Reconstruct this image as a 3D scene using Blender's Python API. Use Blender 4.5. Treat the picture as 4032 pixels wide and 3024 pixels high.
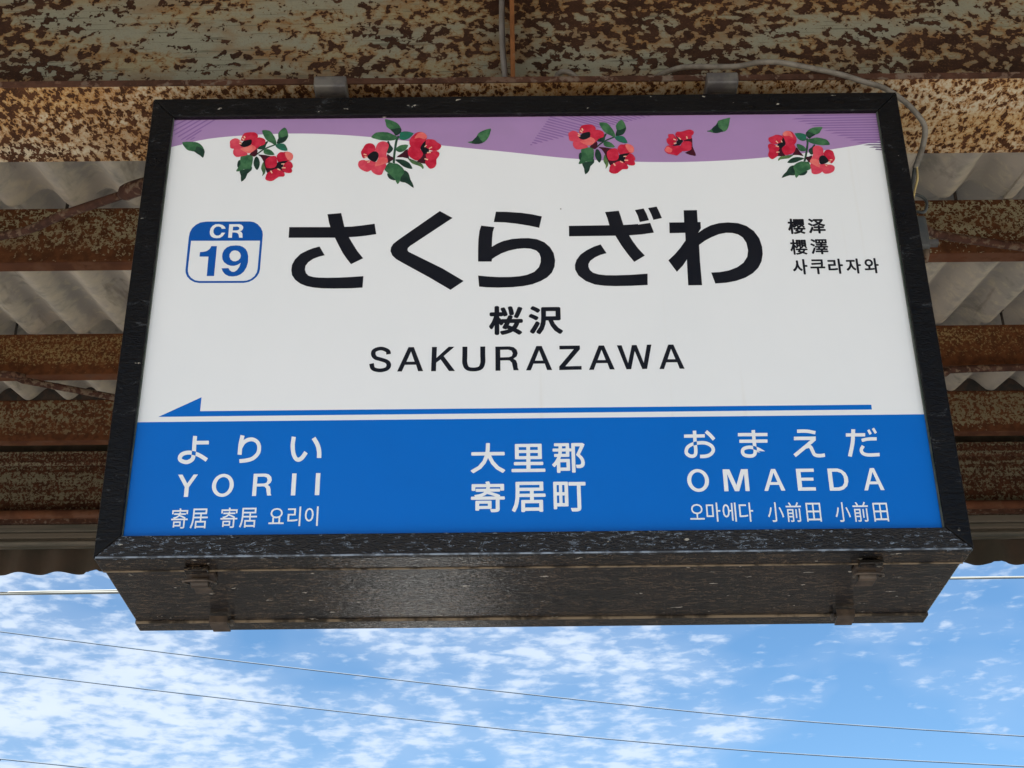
import bpy, bmesh, math, random
from mathutils import Vector, Matrix
from math import radians as rad
random.seed(7)
for o in list(bpy.data.objects): bpy.data.objects.remove(o)
S = bpy.context.scene
COL = S.collection
ZB = 2.278                      # underside of the sign above the platform (all sign and canopy heights are given from here)

# ------------------------------------------------------------------ camera
cd = bpy.data.cameras.new('camera'); cam = bpy.data.objects.new('camera', cd); COL.objects.link(cam)
cd.sensor_width = 36.0; cd.lens = 36.0 * 5966.4 / 4032.0; cd.clip_end = 3000.0; cd.clip_start = 0.05
fwd = Vector((0.003081, 0.875594, 0.483043)); rgt = Vector((0.999926, 0.002155, -0.010284)); upv = rgt.cross(fwd)
cam.matrix_world = Matrix(((rgt.x, upv.x, -fwd.x, -0.031), (rgt.y, upv.y, -fwd.y, -1.758), (rgt.z, upv.z, -fwd.z, ZB - 0.728), (0, 0, 0, 1)))
S.camera = cam

# ------------------------------------------------------------------ world, sun, exposure
SUN_EL, SUN_DIR = 50.0, (-0.55, -0.80)
SKY_STRENGTH, SUN_STRENGTH, EXPOSURE = 0.066, 5.0, 1.57
W = bpy.data.worlds.new("World"); S.world = W; W.use_nodes = True
nt = W.node_tree; nt.nodes.clear()
def N(t, tree=None, **kw):
    n = (tree or nt).nodes.new(t)
    for k, v in kw.items(): setattr(n, k, v)
    return n
wo = N('ShaderNodeOutputWorld'); bg = N('ShaderNodeBackground'); bg.inputs[1].default_value = SKY_STRENGTH
sky = N('ShaderNodeTexSky'); sky.sky_type = 'NISHITA'; sky.sun_disc = False
sky.sun_elevation = rad(SUN_EL); sky.sun_rotation = math.atan2(SUN_DIR[0], SUN_DIR[1]); sky.altitude = 100; sky.air_density = 1.0; sky.dust_density = 0.2; sky.ozone_density = 3.0
tc = N('ShaderNodeTexCoord')
mp = N('ShaderNodeMapping'); mp.inputs['Rotation'].default_value = (0, rad(-14), 0); mp.inputs['Scale'].default_value = (1.0, 1.0, 2.1)
nt.links.new(tc.outputs['Generated'], mp.inputs['Vector'])
mp4 = N('ShaderNodeMapping'); mp4.inputs['Rotation'].default_value = (0, rad(-24), 0); mp4.inputs['Scale'].default_value = (0.55, 1.0, 2.3)
nt.links.new(tc.outputs['Generated'], mp4.inputs['Vector'])
def noise(vec, scale, detail, rough, dist=0.0, tree=None):
    n = N('ShaderNodeTexNoise', tree); n.inputs['Scale'].default_value = scale; n.inputs['Detail'].default_value = detail
    n.inputs['Roughness'].default_value = rough; n.inputs['Distortion'].default_value = dist
    if vec is not None: (tree or nt).links.new(vec, n.inputs['Vector'])
    return n
def math_(op, a, b=None, c=None, tree=None, clamp=False):
    t = tree or next((q.id_data for q in (a, b, c) if q is not None and not isinstance(q, (int, float))), nt)
    n = N('ShaderNodeMath', t, operation=op, use_clamp=clamp)
    for i, v in enumerate((a, b, c)):
        if v is None: continue
        if isinstance(v, (int, float)): n.inputs[i].default_value = v
        else: t.links.new(v, n.inputs[i])
    return n.outputs[0]
def ramp(v, lo, hi, tree=None, smooth=True):
    t = tree or nt
    n = N('ShaderNodeMapRange', t); n.interpolation_type = 'SMOOTHSTEP' if smooth else 'LINEAR'
    n.inputs['From Min'].default_value = lo; n.inputs['From Max'].default_value = hi
    t.links.new(v, n.inputs['Value']); return n.outputs['Result']
def mixc(f, a, b, tree=None, mode='MIX'):
    t = tree or nt
    n = N('ShaderNodeMix', t, data_type='RGBA', blend_type=mode)
    for i, v in ((0, f), (6, a), (7, b)):
        if isinstance(v, (int, float)): n.inputs[i].default_value = v
        elif isinstance(v, (tuple, list)): n.inputs[i].default_value = (*v[:3], 1)
        else: t.links.new(v, n.inputs[i])
    return n.outputs[2]
c1 = noise(mp.outputs[0], 58.0, 5, 0.52, 0.15).outputs[0]
c4 = noise(mp4.outputs[0], 120.0, 4, 0.55, 0.3).outputs[0]
c2 = noise(mp.outputs[0], 8.0, 3, 0.5, 0.3).outputs[0]
c3 = noise(mp.outputs[0], 2.2, 2, 0.5).outputs[0]
sx = N('ShaderNodeSeparateXYZ'); nt.links.new(tc.outputs['Generated'], sx.inputs[0])
dens = math_('ADD', math_('MULTIPLY', math_('SUBTRACT', c2, 0.5), 0.62), math_('MULTIPLY', sx.outputs['X'], -0.24))
dens = math_('ADD', dens, math_('MULTIPLY', math_('SUBTRACT', c3, 0.5), 0.25))
cl = math_('ADD', math_('ADD', math_('MULTIPLY', c1, 0.52), math_('MULTIPLY', c4, 0.48)), dens)
cmask = math_('ADD', math_('MULTIPLY', ramp(cl, 0.47, 0.68), 0.52), math_('MULTIPLY', ramp(dens, -0.08, 0.24, smooth=False), 0.42), clamp=True)
hs = N('ShaderNodeHueSaturation'); hs.inputs['Hue'].default_value = 0.496; hs.inputs['Saturation'].default_value = 1.16; hs.inputs['Value'].default_value = 0.88
nt.links.new(sky.outputs[0], hs.inputs['Color'])
skycol = mixc(cmask, hs.outputs[0], (4.7, 5.2, 5.9))
nt.links.new(skycol, bg.inputs[0]); nt.links.new(bg.outputs[0], wo.inputs[0])
ld = bpy.data.lights.new('sun', 'SUN'); ld.energy = SUN_STRENGTH; ld.angle = rad(0.53); ld.color = (1.0, 0.96, 0.90)
so = bpy.data.objects.new('sun', ld); COL.objects.link(so)
sv = Vector((SUN_DIR[0], SUN_DIR[1], 0)).normalized() * math.cos(rad(SUN_EL)) + Vector((0, 0, math.sin(rad(SUN_EL))))
so.rotation_euler = sv.to_track_quat('Z', 'Y').to_euler(); so.location = (-5, -8, 12)
S.view_settings.view_transform = 'Standard'; S.view_settings.look = 'None'; S.view_settings.exposure = EXPOSURE; S.view_settings.gamma = 1.0
S.view_settings.use_curve_mapping = False
S.render.engine = 'CYCLES'; S.cycles.max_bounces = 8; S.cycles.diffuse_bounces = 5

# ------------------------------------------------------------------ object helpers
def tag(o, label=None, cat=None, group=None, kind=None):
    for k, v in (('label', label), ('category', cat), ('group', group), ('kind', kind)):
        if v: o[k] = v
    return o
def thing(name, label, cat, loc, group=None):
    o = bpy.data.objects.new(name, None); COL.objects.link(o); o.location = loc; o.empty_display_size = 0.2
    return tag(o, label, cat, group)
def wloc(o):
    v = Vector((0, 0, 0))
    while o: v += Vector(o.location); o = o.parent
    return v
def place(name, me, parent=None, loc=None):
    o = bpy.data.objects.new(name, me); COL.objects.link(o)
    if parent: o.parent = parent
    if loc is not None: o.location = loc
    return o
class MB:
    """collects shapes (sign frame coordinates, metres) and links them as ONE mesh object"""
    def __init__(s): s.v = []; s.f = []; s.m = []; s.sm = []
    def add(s, v, f, m=0, smooth=False):
        n = len(s.v); s.v += [tuple(p) for p in v]; s.f += [tuple(i + n for i in q) for q in f]; s.m += [m] * len(f); s.sm += [smooth] * len(f); return s
    def box(s, a, b, m=0):
        (x0, y0, z0), (x1, y1, z1) = a, b
        v = [(x0,y0,z0),(x1,y0,z0),(x1,y1,z0),(x0,y1,z0),(x0,y0,z1),(x1,y0,z1),(x1,y1,z1),(x0,y1,z1)]
        return s.add(v, [(0,3,2,1),(4,5,6,7),(0,1,5,4),(1,2,6,5),(2,3,7,6),(3,0,4,7)], m)
    def prism(s, prof, axis, a, b, m=0, smooth=False):
        """closed profile swept along an axis: axis 'x' -> profile is (y,z); 'y' -> (x,z); 'z' -> (x,y)"""
        def P(p, t): return {'x': (t, p[0], p[1]), 'y': (p[0], t, p[1]), 'z': (p[0], p[1], t)}[axis]
        n = len(prof); v = [P(p, a) for p in prof] + [P(p, b) for p in prof]
        f = [(i, (i + 1) % n, n + (i + 1) % n, n + i) for i in range(n)]
        s.add(v, f, m, smooth); return s.add(v, [tuple(range(n))[::-1], tuple(range(n, 2 * n))], m)
    def tube(s, pts, r, k=10, m=0, curve=4, cap=True):
        P = [Vector(p) for p in pts]
        if curve > 1 and len(P) > 2:
            Q = [2 * P[0] - P[1]] + P + [2 * P[-1] - P[-2]]; o = []
            for i in range(1, len(Q) - 2):
                for j in range(curve):
                    t = j / curve; a, b, c, d = Q[i-1:i+3]
                    o.append(0.5 * ((2*b) + (c-a)*t + (2*a-5*b+4*c-d)*t*t + (-a+3*b-3*c+d)*t**3))
            P = o + [P[-1]]
        v = []; f = []; up = None
        for i, p in enumerate(P):
            t = (P[min(i+1, len(P)-1)] - P[max(i-1, 0)]).normalized()
            if up is None: up = t.orthogonal().normalized()
            up = (up - t * up.dot(t)).normalized(); w = t.cross(up)
            rr = r(i / (len(P) - 1)) if callable(r) else r
            for j in range(k):
                a = 2 * math.pi * j / k; v.append(p + (up * math.cos(a) + w * math.sin(a)) * rr)
        for i in range(len(P) - 1):
            for j in range(k): f.append((i*k+j, i*k+(j+1) % k, (i+1)*k+(j+1) % k, (i+1)*k+j))
        s.add(v, f, m, True)
        if cap: s.add(v[:k], [tuple(range(k))[::-1]], m); s.add(v[-k:], [tuple(range(k))], m)
        return s
    def build(s, name, mats, parent=None, world=False, bevel=0, label=None, seg=2):
        off = wloc(parent); zb = 0 if world else ZB
        me = bpy.data.meshes.new(name)
        me.from_pydata([(x - off.x, y - off.y, z + zb - off.z) for x, y, z in s.v], [], s.f)
        for mt in (mats if isinstance(mats, (list, tuple)) else [mats]): me.materials.append(mt)
        me.polygons.foreach_set('material_index', s.m); me.polygons.foreach_set('use_smooth', s.sm)
        bm = bmesh.new(); bm.from_mesh(me)
        bmesh.ops.remove_doubles(bm, verts=bm.verts, dist=1e-6)
        bmesh.ops.recalc_face_normals(bm, faces=bm.faces)
        if bevel:
            ed = [e for e in bm.edges if len(e.link_faces) == 2 and e.calc_face_angle(0) > 0.6]
            bmesh.ops.bevel(bm, geom=ed, offset=bevel, segments=seg, affect='EDGES', profile=0.5, clamp_overlap=True)
        bm.to_mesh(me); bm.free(); me.update()
        o = place(name, me, parent)
        if label: o['label'] = label
        return o

# ------------------------------------------------------------------ materials
def mat(name, col=(0.5, 0.5, 0.5), rough=0.6, metal=0.0, spec=0.5):
    m = bpy.data.materials.new(name); m.use_nodes = True; t = m.node_tree
    b = t.nodes['Principled BSDF']; b.inputs['Base Color'].default_value = (*col, 1); b.inputs['Roughness'].default_value = rough
    b.inputs['Metallic'].default_value = metal; b.inputs['Specular IOR Level'].default_value = spec
    return m, t, b
def objco(t, sc=(1, 1, 1), rot=(0, 0, 0)):
    c = N('ShaderNodeTexCoord', t); p = N('ShaderNodeMapping', t); p.inputs['Scale'].default_value = sc; p.inputs['Rotation'].default_value = rot
    t.links.new(c.outputs['Object'], p.inputs[0]); return p.outputs[0]
def bump(t, b, h, strength, dist):
    n = N('ShaderNodeBump', t); n.inputs['Strength'].default_value = strength; n.inputs['Distance'].default_value = dist
    t.links.new(h, n.inputs['Height']); t.links.new(n.outputs[0], b.inputs['Normal']); return n
def rust(name, paint, dark, halo, scale=55.0, bias=0.0, low=0.35, lows=(2.2, 2.2, 2.2), stretch=(1, 1, 1), rot=(0, 0, 0), net=0.0, rough=0.75, soft=0.008, paint2=None,
         streak=0.0, wear=None, hlo=0.40, hamt=0.8, hgate=(0.36, 0.56), detail=3, nrough=0.5, zw=None, dist=0.25, stain=0.5):
    m, t, b = mat(name, rough=rough, spec=0.2)
    v = objco(t, stretch, rot)
    n1 = noise(v, scale, detail, nrough, dist, t).outputs[0]
    n0 = noise(objco(t, lows), 1.0, 3, 0.6, 0.2, t).outputs[0]
    nf = noise(v, scale * 5, 3, 0.6, 0, t).outputs[0]
    val = math_('ADD', n1, math_('MULTIPLY', math_('SUBTRACT', n0, 0.5), low))
    val = math_('ADD', val, bias)
    sxx = N('ShaderNodeSeparateXYZ', t); cc = N('ShaderNodeTexCoord', t); t.links.new(cc.outputs['Object'], sxx.inputs[0])
    for lo_, hi_, am in (wear or ()): val = math_('ADD', val, math_('MULTIPLY', ramp(sxx.outputs[0], lo_, hi_, t), am))
    for lo_, hi_, am in (zw or ()): val = math_('ADD', val, math_('MULTIPLY', ramp(sxx.outputs[2], lo_ + ZB, hi_ + ZB, t), am))
    if net:
        vo = N('ShaderNodeTexVoronoi', t, feature='DISTANCE_TO_EDGE'); vo.inputs['Scale'].default_value = scale * 1.25
        wv = N('ShaderNodeVectorMath', t, operation='ADD'); dn = N('ShaderNodeTexNoise', t); dn.inputs['Scale'].default_value = scale * 1.3; t.links.new(v, dn.inputs['Vector'])
        sc_ = N('ShaderNodeVectorMath', t, operation='SCALE'); sc_.inputs['Scale'].default_value = 1.1 / scale
        t.links.new(dn.outputs['Color'], sc_.inputs[0]); t.links.new(v, wv.inputs[0]); t.links.new(sc_.outputs[0], wv.inputs[1]); t.links.new(wv.outputs[0], vo.inputs['Vector'])
        val = math_('ADD', val, math_('MULTIPLY', math_('SUBTRACT', ramp(vo.outputs['Distance'], 0.0, 0.26, t), 0.55), net))
    small = noise(v, scale * 2.4, 3, 0.55, 0.3, t).outputs[0]
    val = math_('MAXIMUM', val, math_('ADD', math_('ADD', small, -0.085), math_('MULTIPLY', math_('SUBTRACT', val, 0.5), 0.55)))
    msk = ramp(val, 0.5 - soft, 0.5 + soft, t); hal = ramp(val, hlo, 0.505, t)
    n2 = noise(objco(t, tuple(q * 1.7 for q in lows)), 1.0, 2, 0.5, 0.3, t).outputs[0]
    p = mixc(ramp(n2, 0.42, 0.62, t), paint, paint2 or tuple(c * 0.85 for c in paint), t)
    p = mixc(math_('MULTIPLY', ramp(nf, 0.45, 0.7, t), 0.22), p, tuple(c * 0.5 for c in paint), t)
    if stain:
        st1 = noise(objco(t, tuple(q * 2.3 for q in lows)), 1.0, 4, 0.6, 0.5, t).outputs[0]
        p = mixc(math_('MULTIPLY', ramp(math_('ADD', st1, math_('MULTIPLY', math_('SUBTRACT', n0, 0.5), 0.8)), 0.47, 0.66, t), stain), p, tuple(c * 0.9 for c in halo), t)
    if streak:
        sn = noise(objco(t, (7, 7, 150)), 1.0, 4, 0.6, 0.3, t).outputs[0]
        p = mixc(math_('MULTIPLY', ramp(sn, 0.57, 0.64, t), streak), p, tuple(c * 0.40 for c in paint), t)
    hcol = mixc(math_('MULTIPLY', hal, math_('MULTIPLY', ramp(n2, hgate[0], hgate[1], t), hamt)), p, halo, t)
    d2 = mixc(ramp(noise(v, scale * 0.45, 3, 0.6, 0, t).outputs[0], 0.35, 0.65, t), dark, tuple(min(1, c * 1.8) for c in dark), t)
    d3 = mixc(math_('MULTIPLY', ramp(nf, 0.52, 0.75, t), 0.35), d2, halo, t)
    col = mixc(msk, hcol, d3, t); t.links.new(col, b.inputs['Base Color'])
    bump(t, b, math_('ADD', math_('MULTIPLY', msk, -0.6), math_('MULTIPLY', nf, 0.5)), 0.6, 0.0012)
    t.links.new(math_('ADD', math_('MULTIPLY', msk, 0.2), rough - 0.12), b.inputs['Roughness'])
    return m
M = {}
M['web'] = rust('rusted_pale_green_web', (0.232, 0.226, 0.166), (0.026, 0.0115, 0.0065), (0.20, 0.095, 0.03), 66, -0.10, 0.46, (3.0, 3.0, 9.0), stretch=(0.9, 1, 1.1), streak=0.7, paint2=(0.26, 0.225, 0.135),
                soft=0.006, wear=((-0.42, 0.05, 0.085), (-0.62, -0.80, 0.09)), hlo=0.36, hamt=0.9)
M['flange'] = rust('flaking_cream_flange', (0.56, 0.49, 0.35), (0.045, 0.017, 0.007), (0.34, 0.16, 0.042), 105, -0.045, 0.30, (2.2, 5, 2.4), stretch=(0.9, 0.6, 1), rot=(0, 0, rad(28)), net=0.12,
                   paint2=(0.52, 0.38, 0.20), wear=((-0.62, -0.86, 0.10), (0.60, 0.72, 0.04)), hlo=0.30, hamt=0.95, hgate=(0.15, 0.42))
M['lip'] = rust('rusty_flange_edge', (0.16, 0.12, 0.09), (0.045, 0.02, 0.012), (0.11, 0.045, 0.022), 60, 0.06, 0.2, soft=0.03)
M['orange_edge'] = rust('orange_rust_plate', (0.14, 0.15, 0.11), (0.115, 0.045, 0.015), (0.16, 0.065, 0.022), 50, 0.14, 0.2, soft=0.04)
M['purlin'] = rust('speckled_rust_purlin', (0.31, 0.275, 0.17), (0.066, 0.024, 0.009), (0.18, 0.08, 0.025), 95, 0.0, 0.36, (2.0, 2.0, 9.0), net=0.16, zw=((1.300, 1.255, 0.20), (1.375, 1.392, 0.12)), hlo=0.44)
M['purlin_brown'] = rust('brown_rust_purlin', (0.27, 0.19, 0.08), (0.070, 0.024, 0.008), (0.17, 0.072, 0.02), 100, 0.05, 0.42, (1.6, 1.6, 9.0), net=0.14, zw=((1.600, 1.565, 0.20), (1.680, 1.697, 0.12)), soft=0.02, hlo=0.42)
M['purlin_mixed'] = rust('green_and_rust_purlin', (0.20, 0.17, 0.10), (0.060, 0.021, 0.008), (0.15, 0.065, 0.02), 90, 0.03, 0.62, (0.9, 0.9, 9.0), net=0.10, soft=0.03, zw=((1.81, 1.785, 0.22), (1.93, 1.94, 0.12)), hlo=0.42)
M['channel'] = rust('streaked_rust_channel', (0.19, 0.17, 0.11), (0.042, 0.015, 0.007), (0.11, 0.046, 0.017), 100, 0.02, 0.60, (0.5, 0.5, 30.0), net=0.12, hlo=0.44)
M['rod'] = rust('rusty_brace_rod', (0.17, 0.12, 0.08), (0.045, 0.020, 0.013), (0.12, 0.05, 0.025), 60, 0.05, 0.3, soft=0.03)
M['rust_edge'] = rust('smooth_rust_lip', (0.13, 0.055, 0.028), (0.075, 0.027, 0.012), (0.13, 0.052, 0.02), 14, 0.02, 0.4, (1, 1, 20), soft=0.1)
def slate():
    m, t, b = mat('fibre_cement_sheet', rough=0.9, spec=0.15)
    v = objco(t)
    a = noise(v, 3.0, 4, 0.6, 0.3, t).outputs[0]; c = noise(v, 26, 5, 0.65, 0.2, t).outputs[0]; f = noise(v, 190, 3, 0.6, 0, t).outputs[0]
    col = mixc(ramp(a, 0.3, 0.7, t), (0.46, 0.395, 0.32), (0.35, 0.315, 0.265), t)
    col = mixc(math_('MULTIPLY', ramp(c, 0.50, 0.72, t), 0.55, tree=t), col, (0.58, 0.49, 0.33), t)
    col = mixc(math_('MULTIPLY', ramp(noise(v, 9, 4, 0.6, 0.6, t).outputs[0], 0.54, 0.70, t), 0.45, tree=t), col, (0.15, 0.155, 0.13), t)
    col = mixc(math_('MULTIPLY', ramp(f, 0.60, 0.74, t), 0.35, tree=t), col, (0.52, 0.47, 0.38), t)
    sx_ = N('ShaderNodeSeparateXYZ', t); cx_ = N('ShaderNodeTexCoord', t); t.links.new(cx_.outputs['Object'], sx_.inputs[0])
    ph = math_('COSINE', math_('MULTIPLY', math_('SUBTRACT', sx_.outputs[0], -1.3586 + 0.018), 2 * math.pi / 0.1486))
    lit_flank = math_('ADD', ph, math_('MULTIPLY', math_('SUBTRACT', noise(v, 16, 4, 0.65, 0.3, t).outputs[0], 0.5), 2.6))
    col = mixc(math_('MULTIPLY', ramp(lit_flank, 0.35, 1.25, t), 0.55), col, (0.64, 0.55, 0.39), t)      # lit flank of each wave painted in as a broken yellowish band
    drip = noise(objco(t, (22, 3, 3)), 1.0, 4, 0.6, 0.4, t).outputs[0]
    col = mixc(math_('MULTIPLY', ramp(drip, 0.58, 0.72, t), 0.45), col, (0.10, 0.085, 0.065), t)
    t.links.new(col, b.inputs['Base Color'])
    bump(t, b, math_('ADD', math_('MULTIPLY', c, 0.7, tree=t), math_('MULTIPLY', f, 0.3, tree=t), tree=t), 0.5, 0.002)
    return m
M['slate'] = slate()
def simple(name, c1_, c2_, scale, rough, bs=0.3, bd=0.001, sc=(1, 1, 1), metal=0, spec=0.5, lo=0.4, hi=0.65):
    m, t, b = mat(name, c1_, rough, metal, spec); v = objco(t, sc)
    n = noise(v, scale, 5, 0.6, 0.2, t).outputs[0]
    t.links.new(mixc(ramp(n, lo, hi, t), c1_, c2_, t), b.inputs['Base Color'])
    if bs: bump(t, b, n, bs, bd)
    return m
def blackpaint(name, base, brown, sc, rough, bs, spec, flecks, fcol, fthr, specks=0.0, fz=None, bd=0.0022):
    m, t, b = mat(name, base, rough, 0, spec)
    v = objco(t, sc)
    n = noise(v, 150, 3, 0.55, 0.9, t).outputs[0]; k = noise(objco(t), 9, 4, 0.6, 0.3, t).outputs[0]
    col = mixc(ramp(k, 0.35, 0.65, t), base, brown, t)
    # wrinkle crests as thin broken lines: sky glints painted on frame bars, grain on case
    w = noise(objco(t, tuple(q * 105 for q in sc)), 1.0, 3, 0.5, 1.2, t).outputs[0]
    ridge = ramp(math_('ABSOLUTE', math_('SUBTRACT', w, 0.5)), 0.035, 0.008, t)
    gate = ramp(math_('ADD', noise(objco(t, tuple(q * 70 for q in sc)), 1.0, 2, 0.5, 0, t).outputs[0], math_('MULTIPLY', math_('SUBTRACT', k, 0.5), 0.35)), fthr, fthr + 0.07, t)
    f = math_('MULTIPLY', math_('MULTIPLY', ridge, gate), flecks)
    if fz:
        sz_ = N('ShaderNodeSeparateXYZ', t); cz = N('ShaderNodeTexCoord', t); t.links.new(cz.outputs['Object'], sz_.inputs[0])
        f = math_('MULTIPLY', f, ramp(sz_.outputs[2], fz[0], fz[1], t))
    col = mixc(f, col, fcol, t)
    if specks:
        vo = N('ShaderNodeTexVoronoi', t); vo.inputs['Scale'].default_value = 1.0; t.links.new(objco(t, (24, 60, 60)), vo.inputs['Vector'])
        sep = N('ShaderNodeSeparateColor', t); t.links.new(vo.outputs['Color'], sep.inputs[0])
        dn = noise(objco(t, (150, 420, 420)), 1.0, 2, 0.5, 0, t).outputs[0]
        size = math_('MULTIPLY', math_('GREATER_THAN', sep.outputs[0], 1.0 - specks), math_('ADD', math_('MULTIPLY', math_('MULTIPLY', sep.outputs[1], sep.outputs[1]), 0.10), 0.015))
        d = math_('ADD', vo.outputs['Distance'], math_('MULTIPLY', math_('SUBTRACT', dn, 0.5), 0.7))
        col = mixc(math_('MULTIPLY', math_('LESS_THAN', d, size), 0.85), col, (0.45, 0.42, 0.36), t)
    t.links.new(col, b.inputs['Base Color'])
    bump(t, b, n, bs, bd)
    t.links.new(math_('ADD', math_('MULTIPLY', k, 0.2), rough - 0.1), b.inputs['Roughness'])
    return m
M['frame'] = blackpaint('black_textured_paint', (0.003, 0.0026, 0.003), (0.0045, 0.004, 0.004), (0.6, 1.0, 1.5), 0.30, 0.6, 0.18, 0.35, (0.12, 0.13, 0.14), 0.62, 0.03, fz=(ZB + 0.28, ZB))
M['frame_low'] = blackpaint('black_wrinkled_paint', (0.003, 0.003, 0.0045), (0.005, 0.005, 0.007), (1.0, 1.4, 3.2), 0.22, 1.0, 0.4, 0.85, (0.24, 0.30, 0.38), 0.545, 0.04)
M['case'] = blackpaint('weathered_black_case', (0.004, 0.003, 0.0025), (0.010, 0.006, 0.004), (0.62, 2.0, 1.6), 0.15, 0.30, 0.5, 0.66, (0.16, 0.112, 0.07), 0.47, 0.62, bd=0.0028)
M['edge'] = simple('frame_edge_highlight', (0.05, 0.06, 0.075), (0.22, 0.27, 0.34), 45, 0.4, 0, lo=0.42, hi=0.6)
M['seam'] = simple('dusty_seam', (0.03, 0.024, 0.017), (0.24, 0.19, 0.13), 22, 0.8, 0, lo=0.40, hi=0.55, sc=(1, 1, 1))
M['gasket'] = simple('greenish_rubber', (0.035, 0.05, 0.035), (0.09, 0.10, 0.08), 40, 0.5, 0)
M['latch'] = simple('brown_dusty_metal', (0.038, 0.027, 0.020), (0.08, 0.058, 0.042), 60, 0.5, 0.2)
M['tab'] = simple('brown_latch_tab', (0.055, 0.040, 0.030), (0.085, 0.064, 0.048), 60, 0.6, 0.2)
M['bar'] = simple('dusty_steel_bar', (0.085, 0.078, 0.078), (0.15, 0.14, 0.125), 30, 0.42, 0.2, metal=0.3)
M['cable'] = simple('grey_cable_sheath', (0.19, 0.17, 0.14), (0.115, 0.10, 0.08), 45, 0.7, 0.2)
M['conduit'] = simple('grey_conduit', (0.19, 0.175, 0.16), (0.14, 0.125, 0.11), 16, 0.7, 0.1)
M['darkwire'] = simple('dark_wire', (0.03, 0.035, 0.035), (0.06, 0.065, 0.06), 60, 0.5, 0)
M['yellow'] = simple('yellowed_core', (0.50, 0.38, 0.14), (0.36, 0.27, 0.11), 40, 0.6, 0)
M['greybox'] = simple('grey_plastic', (0.05, 0.055, 0.055), (0.08, 0.08, 0.075), 20, 0.45, 0)
M['bolt'] = simple('black_bolt', (0.02, 0.018, 0.016), (0.05, 0.03, 0.02), 50, 0.7, 0)
M['fascia'] = simple('weathered_brown_fascia', (0.085, 0.062, 0.045), (0.06, 0.052, 0.038), 5, 0.85, 0.3, 0.003, spec=0.2)
M['trim'] = simple('grey_brown_trim', (0.14, 0.118, 0.09), (0.09, 0.085, 0.066), 7, 0.7, 0.2, 0.002, sc=(0.6, 1, 9), spec=0.25)
M['concrete'] = simple('platform_concrete', (0.47, 0.455, 0.43), (0.38, 0.37, 0.35), 4, 0.9, 0.3, 0.004)
M['asphalt'] = simple('platform_asphalt', (0.30, 0.28, 0.25), (0.24, 0.225, 0.20), 6, 0.9, 0.3, 0.004)
M['ballast'] = simple('track_ballast', (0.34, 0.28, 0.22), (0.22, 0.18, 0.14), 18, 0.95, 0.8, 0.03)
M['ground'] = simple('dry_ground', (0.034, 0.028, 0.019), (0.022, 0.020, 0.013), 0.6, 0.95, 0.3, 0.05)
M['ballast_dark'] = simple('rusty_dark_ballast', (0.030, 0.022, 0.017), (0.021, 0.016, 0.012), 18, 0.95, 0.8, 0.03)
M['steelrail'] = simple('worn_rail', (0.45, 0.43, 0.40), (0.30, 0.25, 0.20), 8, 0.3, 0, metal=0.8)
M['wire'] = simple('weathered_wire', (0.11, 0.15, 0.20), (0.14, 0.18, 0.23), 5, 0.95, 0)
M['palewire'] = simple('pale_insulated_cable', (0.22, 0.23, 0.21), (0.17, 0.18, 0.165), 3, 0.5, 0)
def prt(name, a, b_, scale=60, rough=0.32, amt=1.0):
    m, t, b = mat('print_' + name, a, rough, 0, 0.22); v = objco(t)
    n = noise(v, scale, 4, 0.6, 0.3, t).outputs[0]
    t.links.new(mixc(math_('MULTIPLY', ramp(n, 0.35, 0.68, t), amt, tree=t), a, b_, t), b.inputs['Base Color']); return m
P = {'ink': prt('ink', (0.006, 0.007, 0.012), (0.010, 0.011, 0.016), 12),
     'purple': prt('purple', (0.40, 0.245, 0.48), (0.375, 0.235, 0.45), 10), 'purple_dark': prt('purple_dark', (0.275, 0.155, 0.375), (0.26, 0.145, 0.35), 30),
     'purple_grey': prt('purple_grey', (0.20, 0.14, 0.26), (0.19, 0.13, 0.24), 30),
     'blue': prt('blue', (0.0, 0.142, 0.58), (0.0, 0.135, 0.55), 4), 'badge_blue': prt('badge_blue', (0.003, 0.095, 0.42), (0.004, 0.088, 0.39), 10),
     'white_print': prt('white', (0.83, 0.86, 0.88), (0.80, 0.83, 0.85), 60),
     'stem': prt('stem', (0.020, 0.055, 0.035), (0.03, 0.09, 0.055), 80), 'leaf': prt('leaf', (0.028, 0.105, 0.050), (0.070, 0.19, 0.085), 90),
     'leaf_dark': prt('leaf_dark', (0.010, 0.032, 0.025), (0.022, 0.062, 0.040), 80), 'leaf_teal': prt('leaf_teal', (0.016, 0.17, 0.11), (0.03, 0.11, 0.07), 80),
     'leaf_light': prt('leaf_light', (0.055, 0.12, 0.055), (0.13, 0.23, 0.08), 80), 'maroon': prt('maroon', (0.040, 0.007, 0.016), (0.065, 0.010, 0.022), 60),
     'petal': prt('petal', (0.50, 0.010, 0.040), (0.62, 0.035, 0.075), 90), 'petal_rose': prt('petal_rose', (0.62, 0.045, 0.090), (0.72, 0.09, 0.13), 80),
     'petal_pale': prt('petal_pale', (0.80, 0.21, 0.18), (0.74, 0.10, 0.11), 70), 'stamen': prt('stamen', (0.86, 0.55, 0.38), (0.85, 0.42, 0.30), 60)}
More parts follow.
